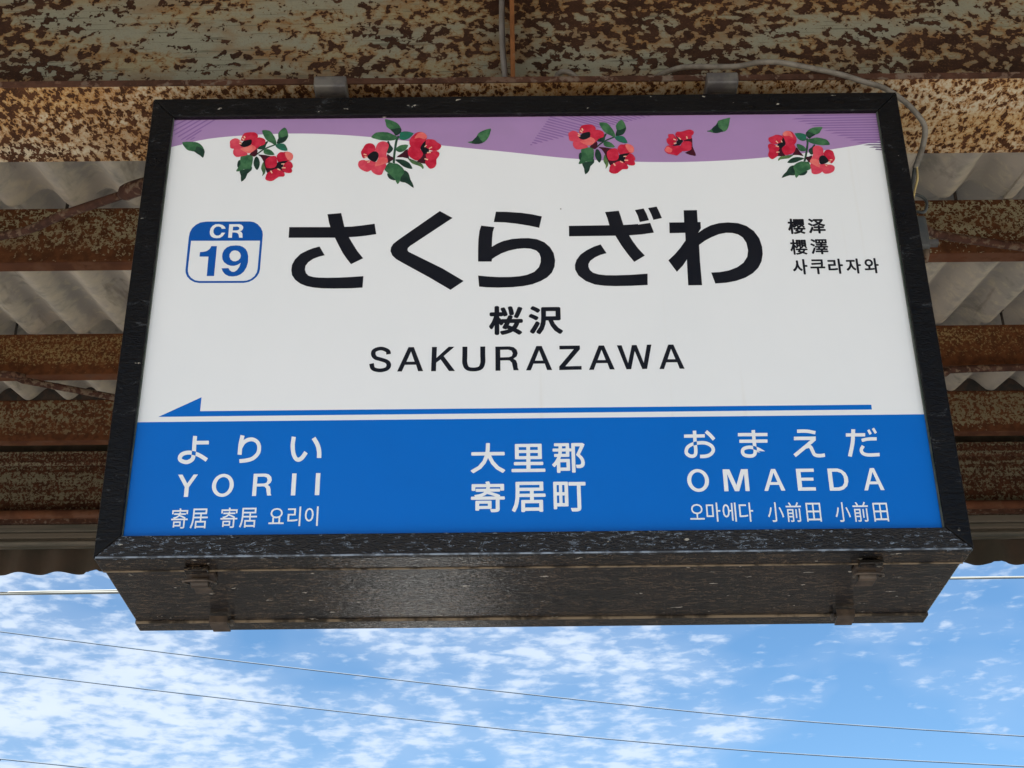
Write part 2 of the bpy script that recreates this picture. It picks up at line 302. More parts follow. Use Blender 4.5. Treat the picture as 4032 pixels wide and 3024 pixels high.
def panelmat():
    m, t, b = mat('white_sign_film', (0.80, 0.81, 0.80), 0.35, 0, 0.22)
    k = noise(objco(t, (2.5, 2.5, 1.2)), 1.6, 4, 0.6, 0.2, t).outputs[0]
    st = noise(objco(t, (30, 30, 0.9)), 1.0, 3, 0.6, 0.0, t).outputs[0]
    col = mixc(ramp(k, 0.35, 0.7, t), (0.825, 0.85, 0.87), (0.80, 0.83, 0.85), t)
    col = mixc(math_('MULTIPLY', ramp(st, 0.66, 0.80, t), 0.22, tree=t), col, (0.62, 0.57, 0.47), t)
    vo = N('ShaderNodeTexVoronoi', t); vo.inputs['Scale'].default_value = 20.0; t.links.new(objco(t, (1, 1, 0.8)), vo.inputs['Vector'])
    sep = N('ShaderNodeSeparateColor', t); t.links.new(vo.outputs['Color'], sep.inputs[0])
    sz = math_('MULTIPLY', math_('GREATER_THAN', sep.outputs[0], 0.86, tree=t), math_('MULTIPLY', sep.outputs[1], 0.05, tree=t), tree=t)
    col = mixc(math_('MULTIPLY', math_('LESS_THAN', vo.outputs['Distance'], sz, tree=t), 0.7, tree=t), col, (0.16, 0.15, 0.14), t)
    gx = N('ShaderNodeSeparateXYZ', t); gc = N('ShaderNodeTexCoord', t); t.links.new(gc.outputs['Object'], gx.inputs[0])
    ed = math_('ADD', ramp(math_('ABSOLUTE', gx.outputs[0]), 0.500, 0.521, t), math_('MULTIPLY', math_('SUBTRACT', k, 0.5), 0.8))
    col = mixc(math_('MULTIPLY', ramp(ed, 0.5, 1.15, t), 0.35), col, (0.42, 0.43, 0.42), t)      # grime and shade painted along the side frames
    t.links.new(col, b.inputs['Base Color']); return m
M['panel'] = panelmat()

# ------------------------------------------------------------------ setting: ground, platform, track
def slab(name, a, b, m, kind='structure', parent=None, label=None):
    o = MB().box(a, b).build(name, m, parent, world=True)
    if kind: o['kind'] = kind
    return o
g = MB().add([(-900, -900, -1.25), (900, -900, -1.25), (900, 900, -1.25), (-900, 900, -1.25)], [(0, 1, 2, 3)]).build('ground', M['ground'], world=True); g['kind'] = 'structure'
slab('platform', (-60, -3.4, -1.1), (60, 4.1, 0.0), M['concrete'])
slab('track_bed', (-60, 4.3, -1.24), (60, 9.6, -1.02), M['ballast_dark'])
slab('gravel_yard', (-60, -14, -1.24), (60, -3.6, -1.06), M['ballast'])
for i, (y, side) in enumerate(((5.55, 'nearer'), (6.617, 'farther'))):
    r = MB().prism([(y - .065, -1.0), (y + .065, -1.0), (y + .065, -.985), (y + .01, -.97), (y + .01, -.88), (y + .033, -.87), (y + .033, -.845), (y - .033, -.845), (y - .033, -.87), (y - .01, -.88), (y - .01, -.97), (y - .065, -.985)], 'x', -60, 60).build('rail', M['steelrail'], world=True)
    tag(r, 'steel running rail on the ballast, the %s of the two from the platform' % side, 'rail')

cab = thing('reflector_cabinet', 'unseen white cabinet added beside the track as a sunlit reflector for the sign underside', 'cabinet', (-.75, 9.9, -1.24))  # added out of view so the sign underside has a highlight to mirror
MB().box((-1.15, 9.60, -1.14), (-.25, 10.3, .75)).build('reflector_body', simple('reflector_enamel', (0.82, 0.80, 0.78), (0.74, 0.74, 0.72), 3, 0.4, 0), cab, world=True, bevel=.01)
MB().box((-1.12, 9.592, -1.05), (-.71, 9.5995, .70)).build('reflector_door', simple('reflector_enamel_door', (0.80, 0.80, 0.78), (0.74, 0.74, 0.72), 3, 0.4, 0), cab, world=True, bevel=.003)
MB().box((-.69, 9.592, -1.05), (-.28, 9.5995, .70)).build('reflector_door', simple('reflector_enamel_leaf', (0.80, 0.80, 0.78), (0.74, 0.74, 0.72), 3, 0.4, 0), cab, world=True, bevel=.003)
MB().box((-1.20, 9.55, .751), (-.20, 10.36, .80)).build('reflector_roof', M['steelrail'], cab, world=True, bevel=.005)
MB().box((-1.2, 9.58, -1.24), (-.2, 10.32, -1.141)).build('reflector_plinth', M['concrete'], cab, world=True)

# ------------------------------------------------------------------ canopy
can = thing('platform_canopy', 'rusty steel platform canopy with grey corrugated roof sheets behind and above the sign', 'canopy', (0, 0.13, 0))
beam = MB().box((-6, 0.126, 0.797), (6, 0.134, 1.085)).build('beam', M['web'], can, label='pale green painted beam web flaking with dark rust patches')
MB().box((-6, 0.040, 0.787), (6, 0.225, 0.797)).build('bottom_flange', [M['flange']], beam, bevel=0.0012)
MB().box((-6, 0.0375, 0.7868), (6, 0.040, 0.7972)).build('flange_edge', M['lip'], beam)
MB().box((-6, 0.040, 1.085), (6, 0.225, 1.095)).build('top_flange', M['flange'], beam)
for x in (-3.0, -0.0177, 3.0):
    MB().box((x - .0034, 0.041, 0.7972), (x + .0034, 0.1259, 1.085)).build('stiffener', [M['orange_edge']], beam)
    MB().box((x - .0034, 0.1341, 0.7972), (x + .0034, 0.224, 1.085)).build('stiffener', [M['orange_edge']], beam)
SL = 0.2700
def zroof(y): return 1.395 + 0.2785 * (abs(y - .13) - 1.07)       # underside of the corrugation dips
def c_purlin(y, z0, z1, m, m2, flip=1):
    # lipped channel, back to the camera, lip and bottom flange turned away
    t = 0.004
    prof = [(0, z0), (0.038, z0), (0.038, z0 + .016), (0.034, z0 + .016), (0.034, z0 + t), (t, z0 + t), (t, z1 - t), (0.034, z1 - t), (0.034, z1 - .016), (0.038, z1 - .016), (0.038, z1), (0, z1)]
    b = MB().prism([(y + flip * p[0], p[1]) for p in prof], 'x', -6, 6)
    return b.build('purlin', m, can, bevel=0.0016)
def under(p, y, z0, flip=1):
    MB().box((-6, min(y + flip * .001, y + flip * .037), z0 - .0022), (6, max(y + flip * .001, y + flip * .037), z0 - .0002)).build('bottom_lip', M['rust_edge'], p)
for y, z0, z1, m in ((1.20, 1.243, 1.394, 'purlin'), (2.29, 1.556, 1.699, 'purlin_brown'), (3.17, 1.776, 1.942, 'purlin_mixed')):
    p = c_purlin(y, z0, z1, M[m], None); under(p, y, z0)
    q = c_purlin(.26 - y, z0, z1, M[m], None, -1)
# eave channel, open towards the platform
pe = MB(); y = 3.69
prof = [(y, 1.990), (y + .10, 1.990), (y + .10, 1.70), (y + .03, 1.70), (y + .03, 1.716), (y + .094, 1.716), (y + .094, 1.975), (y + .006, 1.975), (y + .006, 1.950), (y, 1.950)]
pe.prism(prof, 'x', -6, 6); eave = pe.build('eave_channel', M['channel'], can, bevel=0.002)
MB().prism([(y - .001, 1.936), (y + .012, 1.930), (y + .012, 1.949), (y - .001, 1.949)], 'x', -6, 6).build('channel_lip', M['channel'], eave, bevel=0.003)
MB().prism([(y + .004 + .014 * math.cos(a), 1.716 + .019 * math.sin(a)) for a in [k * math.pi / 5 for k in range(10)]], 'x', -6, 6, smooth=True).build('channel_lip', M['rust_edge'], eave)
MB().box((-6, y + .006, 1.682), (6, y + .02, 1.699)).build('channel_lip', M['lip'], eave)
# trim boards in front of the hanging fascia
yf = 3.80
def board(z0, z1, dy, m='trim', bev=0.004):
    return MB().box((-6, yf - dy, z0), (6, yf - dy + .018, z1)).build('fascia_board', M[m], can, bevel=bev)
board(1.668, 1.699, 0.05); board(1.642, 1.666, 0.044); board(1.630, 1.640, 0.040)
MB().prism([(yf - .034 + .016 * math.cos(a), 1.6235 + .0105 * math.sin(a)) for a in [k * math.pi / 6 for k in range(12)]], 'x', -6, 6, smooth=True).build('gutter_edge', M['trim'], can)
MB().box((-6, yf - .030, 1.606), (6, yf - .018, 1.613)).build('gutter_edge', M['trim'], can)
# corrugated sheets
PIT = 0.1486; AMP = 0.027; PH = -1.3586
def wave(x, p=PIT): return -AMP * math.cos(2 * math.pi * (x - PH) / p)
def sheet(x0, n, y0, y1, lift, name='roof_sheet', sgn=1):
    b = MB(); k = 14; xs = [x0 + PIT * i / k for i in range(n * k + 1)]; T = 0.0065; ys = [y0 + (y1 - y0) * j / 3 for j in range(4)]
    v = []; nx = len(xs)
    for lay in (0, T):
        for yy in ys:
            for x in xs: v.append((x, yy if sgn > 0 else .26 - yy, zroof(yy) + AMP + wave(x) + lift + lay + 0.040 * (y1 - yy) / (y1 - y0)))
    f = []; ny = len(ys); off = nx * ny
    for j in range(ny - 1):
        for i in range(nx - 1):
            a = j * nx + i; f += [(a, a + 1, a + nx + 1, a + nx), (off + a, off + a + nx, off + a + nx + 1, off + a + 1)]
    for i in range(nx - 1):
        f += [(i, off + i, off + i + 1, i + 1)]; a = (ny - 1) * nx + i; f += [(a, a + 1, off + a + 1, off + a)]
    for j in range(ny - 1):
        a = j * nx; f += [(a, a + nx, off + a + nx, off + a)]; a = j * nx + nx - 1; f += [(a, off + a, off + a + nx, a + nx)]
    b.add(v, f, 0, True)
    o = b.build(name, M['slate'], can)
    sm = o.modifiers.new('edge', 'EDGE_SPLIT'); sm.split_angle = rad(40)
    return o
MB().box((-6, -.12, 1.0955), (6, .38, 1.1005)).box((-6, -.125, 1.0955), (6, -.12, 1.15)).box((-6, .38, 1.0955), (6, .385, 1.15)).build('valley_gutter', M['trim'], can)
random.seed(3)
for sgn in (1, -1):
    for r, (y0, y1, lf) in enumerate(((0.235, 1.208, 0.0005), (1.08, 2.298, 0.0005), (2.17, 3.178, 0.0005), (3.19, 3.86, 0.004))):
        x = PH - PIT * (31.05 - 3 * (r % 2)); i = 0
        while x < 5.3:
            n = 6; w = n * PIT
            sheet(x, n + 1 if i % 2 == 0 else n, y0, y1, lf + (0.0 if i % 2 == 0 else 0.0072), sgn=sgn)
            x += (n if i % 2 == 0 else n) * PIT; i += 1
MB().box((-6, 3.1785, 1.90), (6, 3.204, 2.045)).build('gap_shade_strip', M['bolt'], can)  # dark board standing in for the shade in the gap beyond the purlin
MB().box((-6, -2.944, 1.90), (6, -2.924, 2.04)).build('gap_shade_strip', M['bolt'], can)
MB().box((-6, 3.08, 2.024), (6, 3.1783, 2.034)).build('gap_shade_strip', M['bolt'], can)  # cover added to keep sky light off the sheet ends
# hook bolts through the sheets
for y, zt, xs in ((1.203, 1.392, (-3.45, -2.26, -1.082, 1.050, 2.24, 3.42)), (2.293, 1.697, (-3.94, -2.75, -1.565, 1.522, 2.71, 3.9)), (3.173, 1.94, (-3.1, -2.3, 2.2, 3.1))):
    for x in xs:
        h = zroof(y) + AMP * 2 + .012
        MB().tube([(x, y + .012, zt - .01), (x, y + .012, h)], 0.0042, 8, curve=1).tube([(x, y + .012, h - .006), (x, y + .012, h)], 0.010, 8, curve=1).build('hook_bolt', M['bolt'], can)
# corrugated fascia hanging behind the boards
def fascia(x0, n, p, ragged):
    b = MB(); k = 16; xs = [x0 + p * i / k for i in range(n * k + 1)]; v = []; nx = len(xs); T = .006
    for lay in (0, T):
        for j in range(4):
            for i, x in enumerate(xs):
                z = 2.13 + (1.522 - 2.13) * j / 3
                if j == 3:
                    for (cx, w_, d) in ragged:
                        if abs(x - cx) < w_: z += d * random.uniform(.5, 1.0)
                v.append((x, yf + .022 + .018 * math.cos(2 * math.pi * (x + .03) / p) + lay, z))
    off = nx * 4; f = []
    for j in range(3):
        for i in range(nx - 1):
            a = j * nx + i; f += [(a, a + nx, a + nx + 1, a + 1), (off + a, off + a + 1, off + a + nx + 1, off + a + nx)]
    for i in range(nx - 1): a = 3 * nx + i; f += [(a, off + a, off + a + 1, a + 1)]
    for j in range(3): a = j * nx; f += [(a, off + a, off + a + nx, a + nx)]
    b.add(v, f, 0, True); o = b.build('fascia_sheet', M['fascia'], can)
    sm = o.modifiers.new('edge', 'EDGE_SPLIT'); sm.split_angle = rad(40); return o
random.seed(5)
PF = 0.1545
for i in range(-5, 6):
    fascia(i * PF * 7 - .62, 7, PF, [(-1.68, .03, .008), (-1.60, .008, -.014), (1.905, .03, .005)])
# rafters and posts (carry the roof; out of the photograph's frame or behind the sign)
for x in (-5.4, 0.03, 5.4):
    for sg in (1, -1):
        y0, y1 = .23, 3.6
        dz = -.205
        pr_ = []
        P0 = [(y0, zroof(y0) + dz + (.0)), (y1, zroof(y1) + dz - .0)]
        for (yy, zz) in P0: pr_.append((yy if sg > 0 else .26 - yy, zz - .0))
        for (yy, zz) in reversed(P0): pr_.append((yy if sg > 0 else .26 - yy, zz + .045))
        if x in (-5.4, 5.4): MB().prism(pr_, 'x', x - .05, x + .05).build('rafter', M['lip'], can)
for x in (-5.4, 5.4):
    MB().box((x - .09, .04, -ZB), (x + .09, .22, .786)).build('post', M['web'], can, bevel=.004)
# brace rods
MB().tube([(-1.62, 1.16, 1.262), (-1.184, 1.10, 1.247), (-1.011, 1.0, 1.234), (-0.846, 0.9, 1.217)], 0.0098, 12).build('brace_rod', M['rod'], can)
MB().tube([(-0.862, .91, 1.2185), (-0.835, .89, 1.218), (-0.79, .86, 1.209), (-0.70, .80, 1.185), (-.3, .6, 1.12)], lambda t: 0.0098 + 0.0085 * min(1, t * 9), 12).build('turnbuckle', M['rod'], can)
MB().tube([(-3.0, 2.0, 1.50), (-1.629, 2.2, 1.515), (-1.5, 2.26, 1.518), (-1.269, 2.45, 1.559), (-1.105, 2.6, 1.596), (-.3, 3.0, 1.70)], 0.0105, 12).build('brace_rod', M['rod'], can)
MB().tube([(.3, .8, 1.12), (0.848, 1.0, 1.188), (0.984, 1.1, 1.218), (1.5, 1.165, 1.19), (2.4, 1.17, 1.15)], 0.0098, 12).build('brace_rod', M['rod'], can)
MB().tube([(.6, 2.2, 1.43), (1.185, 2.2, 1.463), (1.278, 2.2, 1.477), (1.39, 2.23, 1.509), (2.3, 2.26, 1.535)], 0.011, 12).build('brace_rod', M['rod'], can)

# ------------------------------------------------------------------ the sign
HS, DS, WS = 0.7295, 0.2684, 0.55
sign = thing('station_name_sign', 'large black box sign with white face and blue lower band hanging under the beam', 'station sign', (0, DS / 2, ZB))
def bar_(pts4, y0, y1, name='frame_bar', m='frame'):
    n = 4; v = [(x, y0, z) for x, z in pts4] + [(x, y1, z) for x, z in pts4]
    b = MB().add(v, [(0, 1, 2, 3), (7, 6, 5, 4)] + [(i, i + 4, (i + 1) % 4 + 4, (i + 1) % 4) for i in range(4)])
    return b.build(name, M[m], sign, bevel=0.0016)
xi, zi0, zi1 = .5186, .0300, .6962; e = 0.0003
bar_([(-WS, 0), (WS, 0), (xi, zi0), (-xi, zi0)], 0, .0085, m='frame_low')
MB().box((-WS + .0006, .0088, .0006), (WS - .0006, .0459, zi0 - .001)).build('frame_underside', M['case'], sign, bevel=.001)
MB().tube([(-WS + .003, .0006, .0009), (WS - .003, .0006, .0009)], .0013, 8, curve=1).build('edge_highlight', M['edge'], sign)  # pale strip added as the highlight line along the lower frame edge
bar_([(-WS, HS), (-xi, zi1), (xi, zi1), (WS, HS)], 0, .046)
bar_([(-WS, e), (-xi, zi0 + e), (-xi, zi1 - e), (-WS, HS - e)], 0, .046)
bar_([(WS, e), (WS, HS - e), (xi, zi1 - e), (xi, zi0 + e)], 0, .046)
MB().box((-WS + .0025, .0475, .0022), (WS - .0025, .236, HS - .002)).build('case', M['case'], sign, bevel=.0015)
MB().box((-WS, .2375, 0), (WS, DS, HS)).build('rear_frame', M['case'], sign, bevel=.0015)
MB().box((-WS + .002, .0461, -.0006), (WS - .002, .0474, HS - .003)).build('seam_strip', M['seam'], sign)
MB().box((-WS + .002, .2361, -.0004), (WS - .002, .2374, HS - .003)).build('seam_strip', M['seam'], sign)
pan = MB().box((-xi - .004, .0082, zi0 - .004), (xi + .004, .012, zi1 + .006)).build('face_panel', M['panel'], sign)
MB().box((xi - .0018, .004, zi0), (xi, .0082, zi1)).build('gasket', M['gasket'], sign)
MB().box((-xi, .004, zi0), (-xi + .0012, .0082, zi1)).build('gasket', M['gasket'], sign)

# printed artwork (flat film on the panel): outlines in 1/20 mm in the plane of the panel
ART = [
('header_band', [
 ('purple',0,0,'-10460,14120 -10460,12865 -10365,12925 -10104,13002 -9847,13082 -9582,13156 -9295,13219 -8977,13266 -8638,13302 -8290,13329 -7946,13352 -7608,13369 -7270,13380 -6932,13385 -6594,13382 -6255,13372 -5916,13354 -5576,13329 -5236,13301 -4895,13267 -4553,13227 -4212,13183 -3871,13135 -3549,13083 -3240,13028 -2908,12968 -2517,12905 -2035,12836 -1487,12761 -929,12687 -417,12617 33,12552 449,12489 851,12431 1260,12381 1687,12339 2119,12304 2539,12275 2934,12251 3292,12233 3623,12221 3944,12215 4271,12212 4606,12214 4941,12221 5277,12231 5613,12247 5949,12266 6286,12289 6623,12317 6962,12350 7302,12387 7644,12429 7987,12476 8329,12526 8684,12583 9046,12646 9393,12709 9703,12768 9960,12822 10180,12872 10384,12921 10460,13011 10460,14120'),
]),
('header_stripe|left1', [
 ('purple_dark',1,0,'-10108,13170 -10034,13199 -9141,13911 -9105,13970 -9164,13954 -10058,13241'),
]),
('header_stripe|left2', [
 ('purple_dark',1,0,'-10215,13274 -10141,13301 -9311,13944 -9275,14002 -9334,13987 -10165,13344'),
]),
('header_stripe|left3', [
 ('purple_dark',1,0,'-10318,13363 -10243,13390 -9499,13961 -9463,14019 -9522,14004 -10267,13433'),
]),
('header_stripe|left4', [
 ('purple_dark',1,0,'-10366,13504 -10291,13529 -9678,13974 -9640,14031 -9700,14018 -10314,13572'),
]),
('header_stripe|left5', [
 ('purple_dark',1,0,'-10384,13684 -10307,13704 -9867,13984 -9828,14039 -9888,14029 -10328,13748'),
]),
('header_stripe|left6', [
 ('purple_dark',1,0,'-10392,13849 -10316,13872 -10151,13986 -10113,14042 -10173,14030 -10338,13917'),
]),
('header_stripe|left7', [
 ('purple_dark',1,0,'-9967,13159 -9894,13189 -9534,13490 -9500,13550 -9558,13532 -9918,13231'),
]),
('header_stripe|left8', [
 ('purple_dark',1,0,'-9835,13167 -9761,13194 -9707,13235 -9672,13292 -9731,13277 -9784,13236'),
]),
('header_stripe|middle9', [
 ('purple_dark',1,0,'699,13919 743,13924 2007,13481 2071,13430 2005,13426 716,13880'),
]),
('header_stripe|middle10', [
 ('purple_dark',1,0,'650,13834 694,13839 1845,13436 1909,13385 1843,13381 666,13794'),
]),
('header_stripe|middle11', [
 ('purple_dark',1,0,'601,13748 645,13753 1683,13391 1747,13340 1681,13336 617,13709'),
]),
('header_stripe|middle12', [
 ('purple_dark',1,0,'552,13663 596,13668 1521,13346 1585,13296 1520,13291 568,13624'),
]),
('header_stripe|middle13', [
 ('purple_dark',1,0,'503,13577 547,13582 1378,13294 1442,13244 1377,13239 519,13539'),
]),
('header_stripe|middle14', [
 ('purple_dark',1,0,'454,13492 498,13497 1221,13248 1285,13198 1220,13193 471,13454'),
]),
('header_stripe|middle15', [
 ('purple_dark',1,0,'405,13408 449,13413 1064,13202 1128,13152 1063,13147 422,13369'),
]),
('header_stripe|middle16', [
 ('purple_dark',1,0,'356,13323 400,13328 907,13155 972,13105 906,13101 373,13284'),
]),
('header_stripe|middle17', [
 ('purple_dark',1,0,'308,13238 352,13243 751,13109 815,13059 749,13055 325,13200'),
]),
('header_stripe|middle18', [
 ('purple_dark',1,0,'259,13154 303,13159 594,13063 659,13013 593,13008 276,13115'),
]),
('header_stripe|middle19', [
 ('purple_dark',1,0,'211,13070 255,13075 438,13017 502,12967 437,12962 228,13031'),
]),
('header_stripe|middle20', [
 ('purple_dark',1,0,'163,12986 206,12991 282,12971 346,12921 281,12916 180,12947'),
]),
('header_stripe|middle21', [
 ('purple_dark',1,0,'115,12902 158,12907 126,12925 190,12875 125,12870 131,12863'),
]),
('header_stripe|middle22', [
 ('purple_dark',1,0,'887,13970 1019,13968 2212,13516 2254,13482 2188,13477'),
]),
('header_stripe|middle23', [
 ('purple_dark',1,0,'1119,13970 1251,13969 2340,13553 2383,13519 2317,13514'),
]),
('header_stripe|middle24', [
 ('purple_dark',1,0,'1350,13971 1482,13969 2469,13589 2512,13556 2446,13551'),
]),
('header_stripe|middle25', [
 ('purple_dark',1,0,'1581,13972 1713,13970 2599,13626 2641,13592 2575,13588'),
]),
('header_stripe|middle26', [
 ('purple_dark',1,0,'1812,13972 1945,13971 2728,13663 2770,13629 2704,13624'),
]),
('header_stripe|middle27', [
 ('purple_dark',1,0,'2044,13973 2176,13971 2857,13700 2899,13666 2833,13661'),
]),
('header_stripe|middle28', [
 ('purple_dark',1,0,'2275,13973 2407,13972 2987,13737 3029,13703 2963,13698'),
]),
('header_stripe|middle29', [
 ('purple_dark',1,0,'2506,13974 2639,13972 3116,13774 3158,13740 3092,13735'),
]),
('header_stripe|middle30', [
 ('purple_dark',1,0,'2738,13974 2870,13973 3246,13811 3288,13777 3222,13772'),
]),
('header_stripe|middle31', [
 ('purple_dark',1,0,'2969,13975 3101,13973 3375,13848 3418,13814 3351,13809'),
]),
('header_stripe|middle32', [
 ('purple_dark',1,0,'3201,13975 3333,13974 3505,13885 3547,13851 3481,13846'),
]),
('header_stripe|middle33', [
 ('purple_dark',1,0,'3432,13976 3564,13974 3635,13922 3677,13888 3611,13883'),
]),
('header_stripe|middle34', [
 ('purple_dark',1,0,'3663,13977 3795,13975 3765,13959 3807,13925 3741,13920'),
]),
('header_stripe|right35', [
 ('purple_dark',1,0,'8445,13966 8627,14009 10405,14002 10402,13947 8562,13957'),
]),
('header_stripe|right36', [
 ('purple_dark',1,0,'8109,13856 8290,13898 10405,13908 10402,13853 8226,13847'),
]),
('header_stripe|right37', [
 ('purple_dark',1,0,'7822,13735 8003,13777 10406,13813 10403,13759 7939,13726'),
]),
('header_stripe|right38', [
 ('purple_dark',1,0,'7990,13649 8171,13691 10406,13719 10403,13664 8107,13640'),
]),
('header_stripe|right39', [
 ('purple_dark',1,0,'8186,13557 8367,13600 10407,13625 10404,13570 8303,13549'),
]),
('header_stripe|right40', [
 ('purple_dark',1,0,'8344,13477 8525,13519 10407,13531 10404,13477 8461,13468'),
]),
('header_stripe|right41', [
 ('purple_dark',1,0,'8521,13388 8701,13430 10408,13437 10405,13383 8637,13380'),
]),
('header_stripe|right42', [
 ('purple_dark',1,0,'8725,13295 8906,13337 10408,13344 10405,13289 8842,13286'),
]),
('header_stripe|right43', [
 ('purple_dark',1,0,'8891,13200 9071,13242 10409,13250 10406,13196 9007,13191'),
]),
('header_stripe|right44', [
 ('purple_dark',1,0,'9076,13112 9256,13154 10409,13157 10406,13103 9192,13103'),
]),
('header_stripe|right45', [
 ('purple_dark',1,0,'9290,13024 9470,13066 10410,13064 10407,13010 9405,13015'),
]),
('header_stripe|right46', [
 ('purple_dark',1,0,'9445,12937 9625,12978 10410,12971 10407,12918 9561,12928'),
]),
('header_stripe|right47', [
 ('purple_dark',1,0,'9627,12837 9807,12879 10411,12879 10408,12825 9743,12828'),
]),
('header_stripe|right48', [
 ('purple_grey',1,0,'9812,12755 9992,12796 10411,12786 10408,12733 9927,12746'),
]),
('header_stripe|right49', [
 ('purple_grey',1,0,'9966,12670 10146,12712 10412,12694 10409,12641 10082,12662'),
]),
('header_stripe|right50', [
 ('purple_grey',1,0,'10139,12581 10184,12624 10412,12602 10409,12549 10255,12572'),
]),
('header_stripe|right51', [
 ('purple_grey',1,0,'10332,12494 10376,12537 10413,12510 10410,12457 10447,12486'),
]),
('blue_band', [
 ('blue',0,0,'-10460,620 10460,620 10460,3892 -10460,3892'),
]),
('direction_arrow', [
 ('blue',0,0,'-9814,4045 -8729,4621 -8729,4203 8987,4194 8983,4049 -8715,4047'),
]),
('character|kana0', [
 ('ink',2,0,'-5678,10487 -5289,10524 -5251,10365 -5177,10048 -4965,10055 -4681,10090 -4327,10145 -4269,9787 -4564,9737 -4796,9709 -5036,9696 -4943,9514 -4777,9218 -4609,8980 -4939,8785 -5061,8960 -5185,9162 -5298,9395 -5428,9682 -6730,9694 -6734,10057 -5574,10044 -5621,10211'),
 ('ink',3,0,'-5844,9386 -5688,9091 -5847,9046 -5997,8978 -6132,8866 -6202,8744 -6213,8623 -6176,8501 -6095,8415 -5965,8371 -5811,8351 -5582,8342 -5277,8345 -4947,8359 -4579,8385 -4590,8009 -4906,7991 -5362,7988 -5667,7997 -5921,8024 -6127,8072 -6309,8155 -6469,8292 -6560,8445 -6590,8612 -6580,8779 -6509,8962 -6365,9145 -6167,9266 -6016,9335'),
]),
('character|kana1', [
 ('ink',2,0,'-2489,10560 -2126,10318 -3315,9371 -3365,9310 -3377,9248 -3350,9186 -3259,9130 -2379,8608 -1800,8193 -2161,7908 -2732,8309 -3534,8835 -3690,8944 -3801,9068 -3851,9214 -3842,9331 -3781,9454 -3655,9577 -2867,10242'),
]),
('character|kana2', [
 ('ink',3,0,'-895,10519 -588,10509 -171,10469 141,10412 406,10339 323,9949 31,10028 -331,10101 -643,10146 -957,10165'),
 ('ink',2,0,'-1313,10044 -942,9989 -987,9826 -1006,9608 -1015,9320 -880,9420 -699,9511 -441,9580 -182,9602 24,9602 256,9562 460,9457 611,9294 710,9092 747,8846 724,8633 643,8436 513,8286 332,8168 102,8065 -153,8008 -457,7975 -838,7965 -1142,7977 -1370,8004 -1400,8369 -1141,8336 -836,8311 -505,8310 -250,8332 -46,8375 160,8472 290,8623 344,8790 347,8943 311,9082 223,9184 70,9245 -110,9263 -316,9243 -548,9184 -754,9094 -908,8995 -1011,8913 -1022,8827 -1401,8832 -1401,9241 -1391,9581 -1362,9862'),
]),
('character|kana3', [
 ('ink',3,0,'2203,10470 2596,10510 2650,10271 2704,10018 2938,10031 3116,10048 3119,10023 3465,10082 3551,9748 3206,9690 2850,9663 2937,9468 3079,9219 3254,8977 2949,8769 2787,9022 2620,9317 2462,9655 1160,9651 1164,10005 2307,10014 2260,10260'),
 ('ink',2,0,'3054,10530 3304,10581 3373,10405 3434,10174 3171,10114 3123,10345'),
 ('ink',3,0,'3433,10595 3679,10640 3739,10465 3805,10242 3562,10182 3512,10372'),
 ('ink',2,0,'2035,9367 2188,9069 2016,9016 1859,8931 1727,8820 1672,8713 1669,8622 1704,8515 1790,8423 1941,8366 2143,8337 2397,8331 2805,8341 3299,8375 3281,8004 2839,7982 2382,7978 2079,7994 1826,8036 1577,8153 1379,8337 1296,8535 1293,8687 1344,8855 1465,9037 1637,9174 1847,9295'),
]),
('character|kana4', [
 ('ink',3,0,'4438,10504 4817,10506 4809,10094 4887,10093 4885,9883 4797,9727 4975,9866 5164,9974 5404,10049 5665,10072 5949,10043 6174,9946 6367,9771 6500,9520 6552,9240 6550,8993 6495,8748 6386,8536 6217,8356 6001,8213 5739,8111 5454,8051 5153,8030 5066,8391 5304,8403 5563,8455 5801,8558 5992,8709 6111,8906 6150,9121 6125,9369 6038,9556 5917,9658 5766,9709 5585,9718 5375,9673 5161,9573 4972,9460 4794,9316 4781,8769 4784,7980 4401,7979 4409,8438 4420,8834 4299,8637 4115,8426 3901,8809 4092,9007 4260,9220 4426,9473 4432,9731 3992,9724 4004,10088 4425,10089'),
]),
('number_badge', [
 ('badge_blue',0,0,'-9097,10276 -7855,10266 -7743,10241 -7634,10169 -7534,10042 -7480,9916 -7463,9806 -7464,9216 -7463,8650 -7480,8528 -7535,8408 -7629,8303 -7738,8237 -7876,8204 -9108,8215 -9250,8247 -9372,8324 -9464,8430 -9518,8552 -9533,8659 -9542,9752 -9528,9909 -9479,10049 -9386,10166 -9263,10246|-9468,9624 -7527,9607 -7529,8658 -7544,8544 -7599,8424 -7694,8327 -7805,8278 -7893,8270 -9126,8280 -9243,8307 -9352,8384 -9424,8483 -9461,8597 -9469,8688'),
]),
('numeral|one', [
 ('badge_blue',1,0,'-8882,9437 -8725,9435 -8721,8441 -8924,8442 -8932,9087 -9182,9090 -9181,9240 -9084,9248 -8997,9273 -8925,9334 -8892,9403'),
]),
('numeral|nine', [
 ('badge_blue',1,0,'-8188,9454 -8085,9443 -7991,9400 -7908,9322 -7856,9221 -7822,9082 -7813,8898 -7839,8730 -7904,8579 -7986,8489 -8084,8437 -8197,8419 -8313,8432 -8420,8494 -8491,8586 -8535,8693 -8343,8694 -8302,8622 -8241,8575 -8171,8570 -8099,8627 -8043,8733 -8013,8870 -8099,8802 -8199,8770 -8289,8774 -8382,8813 -8477,8890 -8530,8983 -8550,9091 -8547,9198 -8511,9306 -8441,9390 -8342,9440|-8201,9287 -8122,9263 -8060,9200 -8030,9115 -8040,9023 -8086,8955 -8160,8920 -8237,8926 -8305,8980 -8345,9073 -8346,9165 -8307,9242 -8258,9280'),
]),
('letter|badge C', [
